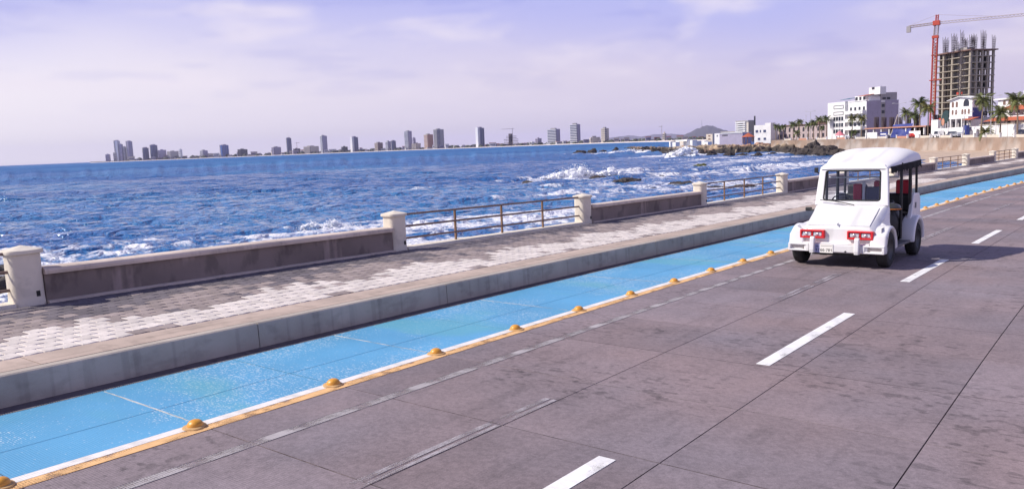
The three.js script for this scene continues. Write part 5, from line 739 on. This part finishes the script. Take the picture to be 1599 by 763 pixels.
// ================================================================ far shore of the bay
const SHORE = [[100, 5800], [150, 5500], [300, 5300], [450, 4900], [600, 4400], [700, 4000], [800, 3450], [900, 2900], [1000, 2300], [1060, 1750], [1120, 1300], [1200, 1000]];
const shoreD = u => { let i = 1; while (i < SHORE.length - 1 && SHORE[i][0] < u) i++; const a = SHORE[i - 1], b = SHORE[i]; return mix(a[1], b[1], (u - a[0]) / (b[0] - a[0])); };
const LAND = SEA + 3.2;
{
  const bp = [], gp = [], q = (o, a, b, c, d) => o.push(a.x, a.y, a.z, b.x, b.y, b.z, c.x, c.y, c.z, a.x, a.y, a.z, c.x, c.y, c.z, d.x, d.y, d.z);
  for (let i = 0; i < 240; i++) { const u = mix(140, 1180, i / 240), u1 = mix(140, 1180, (i + 1) / 240), j = k => (fbm(k * 0.06, 2, 3, 4) - 0.5) * 40, f = (k, o, y) => flatPt(k, shoreD(k) + j(k) + o, y); q(bp, f(u, 0, SEA - 0.4), f(u1, 0, SEA - 0.4), f(u1, 60, LAND), f(u, 60, LAND)); q(gp, f(u, 60, LAND), f(u1, 60, LAND), f(u1, 1500, LAND + 4), f(u, 1500, LAND + 4)); }
  structure('far_beach', fromTris(bp), FM.paleSand); structure('far_land', fromTris(gp), FM.hillside);
}
{ // hills
  const hill = (name, prof, D) => { const n = 90, m = 14, pos = [], P2 = []; for (let i = 0; i <= n; i++) { const u = mix(prof[0][0], prof.at(-1)[0], i / n); let k = 1; while (k < prof.length - 1 && prof[k][0] < u) k++; const a = prof[k - 1], b = prof[k], t = sstep(0, 1, (u - a[0]) / (b[0] - a[0])), v = mix(a[1], b[1], mix((u - a[0]) / (b[0] - a[0]), t, 0.6)) + (fbm(u * 0.2, 1, 4, D) - 0.5) * 1.0; const top = Math.max(LAND, sight(u, v, D).y); for (let j = 0; j <= m; j++) { const tt = j / m * 2 - 1, h = Math.pow(Math.cos(tt * Math.PI / 2), 1.2); P2.push(flatPt(u, D + tt * D * 0.13, LAND - 1 + (top - LAND) * h * (0.9 + 0.2 * fbm(u * 0.3, tt * 3, 4, 8)))); } }
    for (let i = 0; i < n; i++) for (let j = 0; j < m; j++) { const A = P2[i * (m + 1) + j], B = P2[(i + 1) * (m + 1) + j], Cc = P2[(i + 1) * (m + 1) + j + 1], Dd = P2[i * (m + 1) + j + 1]; for (const p of [A, B, Cc, A, Cc, Dd]) pos.push(p.x, p.y, p.z); }
    let g = new THREE.BufferGeometry(); g.setAttribute('position', new THREE.Float32BufferAttribute(pos, 3)); g = mergeVertices(g, 0.01); g.computeVertexNormals(); structure(name, metric(g), FM.hillside); };
  hill('hill', [[1064, 213], [1076, 207], [1090, 201], [1100, 196.6], [1107, 195.4], [1115, 196.8], [1124, 201], [1134, 203.5], [1150, 210], [1160, 213]], 13000);
  hill('far_ridge', [[880, 224], [930, 217], [955, 214.5], [985, 211], [1000, 213], [1030, 209], [1050, 208.5], [1080, 211], [1130, 204.5], [1190, 207], [1260, 206]], 20000);
  const ms = thing('hilltop_mast', 'thin antenna mast left of the rounded hill', 'mast', flatPt(1096.5, 12900, 0)); mesh('mast', metric(bar(V(0, 20, 0), V(0, sight(1096.5, 187.5, 12900).y, 0), 2.2, 4)), FM.dark, ms);
}
// towers: [uL, uC, uR, vTop, style, label]
{
  const T = [[164.6, 170, 172.5, 240.8, 'plain', 'low pale block at the left tip of the far skyline', 'mauve'], [177, 182, 186, 238, 'plain', 'short block at the foot of the tallest pair of left towers', 'grey'], [179.8, 185, 189.4, 219.6, 'strip', 'tall pale tower, left of the twin towers at the far left', 'white'], [188, 191, 193.5, 225, 'plain', 'narrow tower between the twin towers at the far left', 'mauve'], [193, 195.5, 198, 228.8, 'plain', 'shortest block between the twin towers at the far left', 'grey'], [198.4, 202, 208.5, 220.5, 'strip', 'tall broad tower, right of the twin towers at the far left', 'mauve'], [223, 226, 233, 230.7, 'strip', 'dark flat-topped tower right of the twin towers', 'blueg'], [235, 238, 246.8, 226.4, 'strip', 'tower with a stair head, third cluster from the left', 'blueg'], [247, 250, 260, 234, 'plain', 'wide low block right of the stair head tower', 'mauve'], [261, 266, 279, 236, 'plain', 'long low sloping block on the left skyline', 'grey'], [279.5, 282, 285, 233, 'plain', 'small square block end of the left cluster', 'white'], [312, 317, 324.5, 235, 'bands', 'small banded block on a dark base', 'white'], [343.6, 347, 357.6, 226.6, 'strip', 'blue glass office block standing alone left of centre', 'blue'], [371, 376, 386.5, 233, 'plain', 'dark low block right of the blue office', 'dark'], [424, 428, 439, 229.8, 'bands', 'brownish mid-rise block left of a slim dark tower', 'mauve'], [448, 450.5, 456, 215.4, 'strip', 'slim dark tower, first slender tower from the left', 'blueg'], [458, 461, 469, 232, 'plain', 'unfinished low dark block beside the slim dark tower', 'dark'], [474, 484, 498, 228.5, 'bands', 'wide cream low-rise between two slim towers', 'cream'], [500.7, 504, 511.7, 212, 'bands', 'slim tower with pale balconies, second slender tower', 'white'], [533, 536, 543, 229, 'plain', 'small dark block left of the white-edged tower', 'dark'], [547.6, 550.5, 560, 214, 'strip', 'slim tower with a bright white left edge', 'whiteedge'], [585, 590, 598, 222.8, 'bands', 'brown stepped block left of the dark banded tower', 'brown'], [602, 606, 610.7, 221, 'bands', 'pale lattice-like block left of the dark banded tower', 'white'], [611, 613, 618.6, 220, 'strip', 'dark blue narrow block beside the pale lattice block', 'blueg'], [632, 638, 644, 204.7, 'bands', 'tall tower of dark and white bands left of the orange block', 'white'], [644.5, 646, 649.5, 215, 'plain', 'grey block tucked behind the dark banded tower', 'mauve'], [643, 650, 657, 224, 'bands', 'cream villa block at the foot of the banded tower', 'cream'], [662.5, 668, 677, 210, 'bands', 'orange brick mid-rise with pale balconies', 'orange'], [677.7, 683, 694, 202, 'grid', 'broad blue-grey tower right of the orange block', 'grey'], [743.5, 747, 757, 199.6, 'strip', 'dark blue tower with a pale left edge, middle of skyline', 'whiteedge'], [787, 797, 809, 210.5, 'frame', 'dark unfinished block under a small crane', 'dark'], [827, 831, 835, 222, 'plain', 'tiny white house right of the unfinished block', 'white'], [836, 840, 846, 216, 'plain', 'small mauve block left of the white banded tower', 'mauve'], [855, 868.5, 875, 201.5, 'bands', 'wide tower of white and brown bands', 'white'], [890.5, 901, 906.6, 194, 'bands', 'tallest round-fronted white banded tower', 'white'], [921, 923, 937.5, 214.6, 'bands', 'beige low block left of the cream tower', 'cream'], [939, 945, 951, 200.4, 'grid', 'cream tower, rightmost tall tower of the bay', 'cream'], [1035, 1038, 1041, 208, 'plain', 'pale block under the small far crane', 'cream']];
  const mk = k => ({ white: FM.white, mauve: FM.mauve, grey: FM.grey, cream: FM.cream, dark: FM.dark, orange: FM.orange, brown: FM.brown, blueg: FM.blueGlass, blue: std({ color: C(0.05, 0.12, 0.34), roughness: 0.2 }), whiteedge: FM.blueGlass })[k];
  for (const [uL, uC, uR, vT, st, label, col] of T) {
    const D = shoreD((uL + uR) / 2) + 90, w = (uR - uL) / 1300 * D; const c = corner('shore_tower', label, 'building', uC, D, uL, D + w * 0.28, uR, 'buildings along the far shore', LAND), h = Math.max(6, c.yAt(vT)), wl = c.wl, wr = Math.min(c.wr, w * 2), m = mk(col);
    if (st === 'plain') { mesh('wall', box(-wl, 0, 0, h, -wr, 0), m, c.g); mesh('roof_house', box(-wl * 0.7, -wl * 0.3, h, h + 4, -wr * 0.6, -wr * 0.3), m, c.g); for (let k = 1; k < 4; k++) mesh('window_row', box(-wl * 0.9, -wl * 0.1, h * k / 4, h * k / 4 + 2, 0, 0.3), FM.glass, c.g); }
    else if (st === 'strip') { mesh('wall', box(-wl, 0, 0, h, -wr, 0), m, c.g); mesh('edge_wall', box(-wl - 0.5, col === 'whiteedge' ? 0.3 : -wl * 0.7, 0, h + 2, -wr * 0.3, 0.6), col === 'whiteedge' ? FM.white : FM.grey, c.g); const n = 4; for (let k = 0; k < n; k++) mesh('pier', box(-0.2, 0.8, 0, h, -wr * (k + 0.6) / n - 1.2, -wr * (k + 0.6) / n), k % 2 ? FM.mauve : FM.grey, c.g); mesh('roof_house', box(-wl * 0.8, -wl * 0.1, h, h + 5, -wr * 0.7, -wr * 0.2), FM.mauve, c.g); }
    else if (st === 'bands' || st === 'grid') { const n = Math.max(3, Math.round(h / (h > 40 ? 6.6 : 4.5))); mesh('core', box(-wl * 0.96, -wl * 0.02, 0, h, -wr * 0.98, -0.6), col === 'orange' || col === 'brown' ? m : FM.blueGlass, c.g); const sl = box(-wl - 0.6, 0.25, 0, h / n * 0.46, -wr, 0.6), wm = col === 'orange' || col === 'brown' ? FM.cream : m; for (let k = 0; k <= n; k++) mesh('floor_band', sl, wm, c.g).position.y = k / n * (h - h / n * 0.46); mesh('end_wall', box(0.26, 0.9, 0, h + 1, -wr * 0.98, st === 'grid' ? -wr * 0.45 : -wr * 0.1), col === 'white' ? FM.mauve : m, c.g); if (st === 'grid') for (let k = 0; k < 4; k++) mesh('pier', box(-wl * (k + 0.3) / 4 - 1, -wl * (k + 0.3) / 4 + 1, 0, h, 0.3, 0.9), m, c.g); mesh('roof_house', box(-wl * 0.7, -wl * 0.2, h, h + 5, -wr * 0.6, -wr * 0.2), FM.grey, c.g); }
    else { for (let k = 0; k < 7; k++) mesh('floor_slab', box(-wl * (k > 4 ? 0.6 : 1), k > 4 ? -wl * 0.2 : 2, h * k / 7, h * k / 7 + 2, -wr, 0), FM.rebar, c.g); mesh('core', box(-wl * 0.6, -wl * 0.3, 0, h + 6, -wr * 0.6, -wr * 0.3), FM.rebar, c.g); }
  }
  for (const [u, vb, vt, vj, jl, jr, lab, D] of [[801, 212, 199.5, 201, -18, 3, 'small crane over the dark unfinished block across the bay', 3540], [1033.8, 212, 196.5, 197.5, -5, 1.6, 'small far crane left of the rounded hill', 2000], [464, 232, 222, 223, -3, 5, 'tiny crane beside the slim dark tower', 4950]]) { const b = flatPt(u, D, LAND), t = thing('distant_crane', lab, 'crane', b, -Math.atan2(b.x, -b.z)), Y = v => sight(u, v, D).y - LAND, X = du => du / 1300 * D; mesh('mast', metric(bar(V(0, 0, 0), V(0, Y(vt), 0), D / 3500, 4)), FM.craneGrey, t); mesh('jib', metric(bar(V(X(jl), Y(vj), 0), V(X(jr), Y(vj) + 1, 0), D / 4200, 4)), FM.craneGrey, t); }
  // low houses and trees along the shore
  const r = rng(222), tones = ['white', 'cream', 'mauve', 'pink', 'brown', 'white', 'grey']; let n = 0;
  for (let u = 205; u < 1110; u += 5 + r() * 10) { const D = shoreD(u) + 75 + r() * 60, w = (4 + r() * 8) / 1300 * D, h = (2 + r() * 4.5) / 1300 * D, k = tones[Math.floor(r() * 7)], o = thing('shore_house', `${ord(n % 70)} low house from the left on the far shore${n >= 70 ? ' beyond the seventieth' : ''}`, 'house', flatPt(u, D, LAND - 0.5), -Math.atan2(flatPt(u, D, 0).x, -flatPt(u, D, 0).z) - 0.3 + r() * 0.6, 'low houses along the far shore'); mesh('wall', box(-w / 2, w / 2, 0, h, -w * 0.4, 0), FM[k], o); mesh('window_row', box(-w * 0.4, w * 0.4, h * 0.45, h * 0.7, 0, 0.4), FM.blueGlass, o); mesh('roof', box(-w * 0.53, w * 0.53, h, h * 1.12, -w * 0.42, 0.6), r() < 0.3 ? FM.tile : FM.grey, o); n++; }
  const list = []; for (let i = 0; i < 520; i++) { const u = 185 + Math.pow(r(), 0.8) * 950, D = shoreD(u) + 70 + r() * 240, s = (1.2 + r() * 2.6) / 1300 * D, p = flatPt(u, D, LAND + s * 0.35), g = new THREE.IcosahedronGeometry(s, 1), q = g.attributes.position; for (let k = 0; k < q.count; k++) { const f = 0.7 + 0.6 * vn3(q.getX(k) / s * 2 + i, q.getY(k) / s * 2, q.getZ(k) / s * 2, 3); q.setXYZ(k, q.getX(k) * f * 1.5, q.getY(k) * f * 0.8, q.getZ(k) * f); } g.translate(p.x, p.y, p.z); list.push(metric(g)); }
  const tr = mesh('shore_trees', join(list), FM.farTree, scene, true); tr.userData.kind = 'stuff'; tag(tr, 'dark belt of trees among the houses on the far shore', 'trees');
}
scene.fog = new THREE.FogExp2(C(0.72, 0.71, 0.98), 0.000042);
renderer.render(scene, camera);
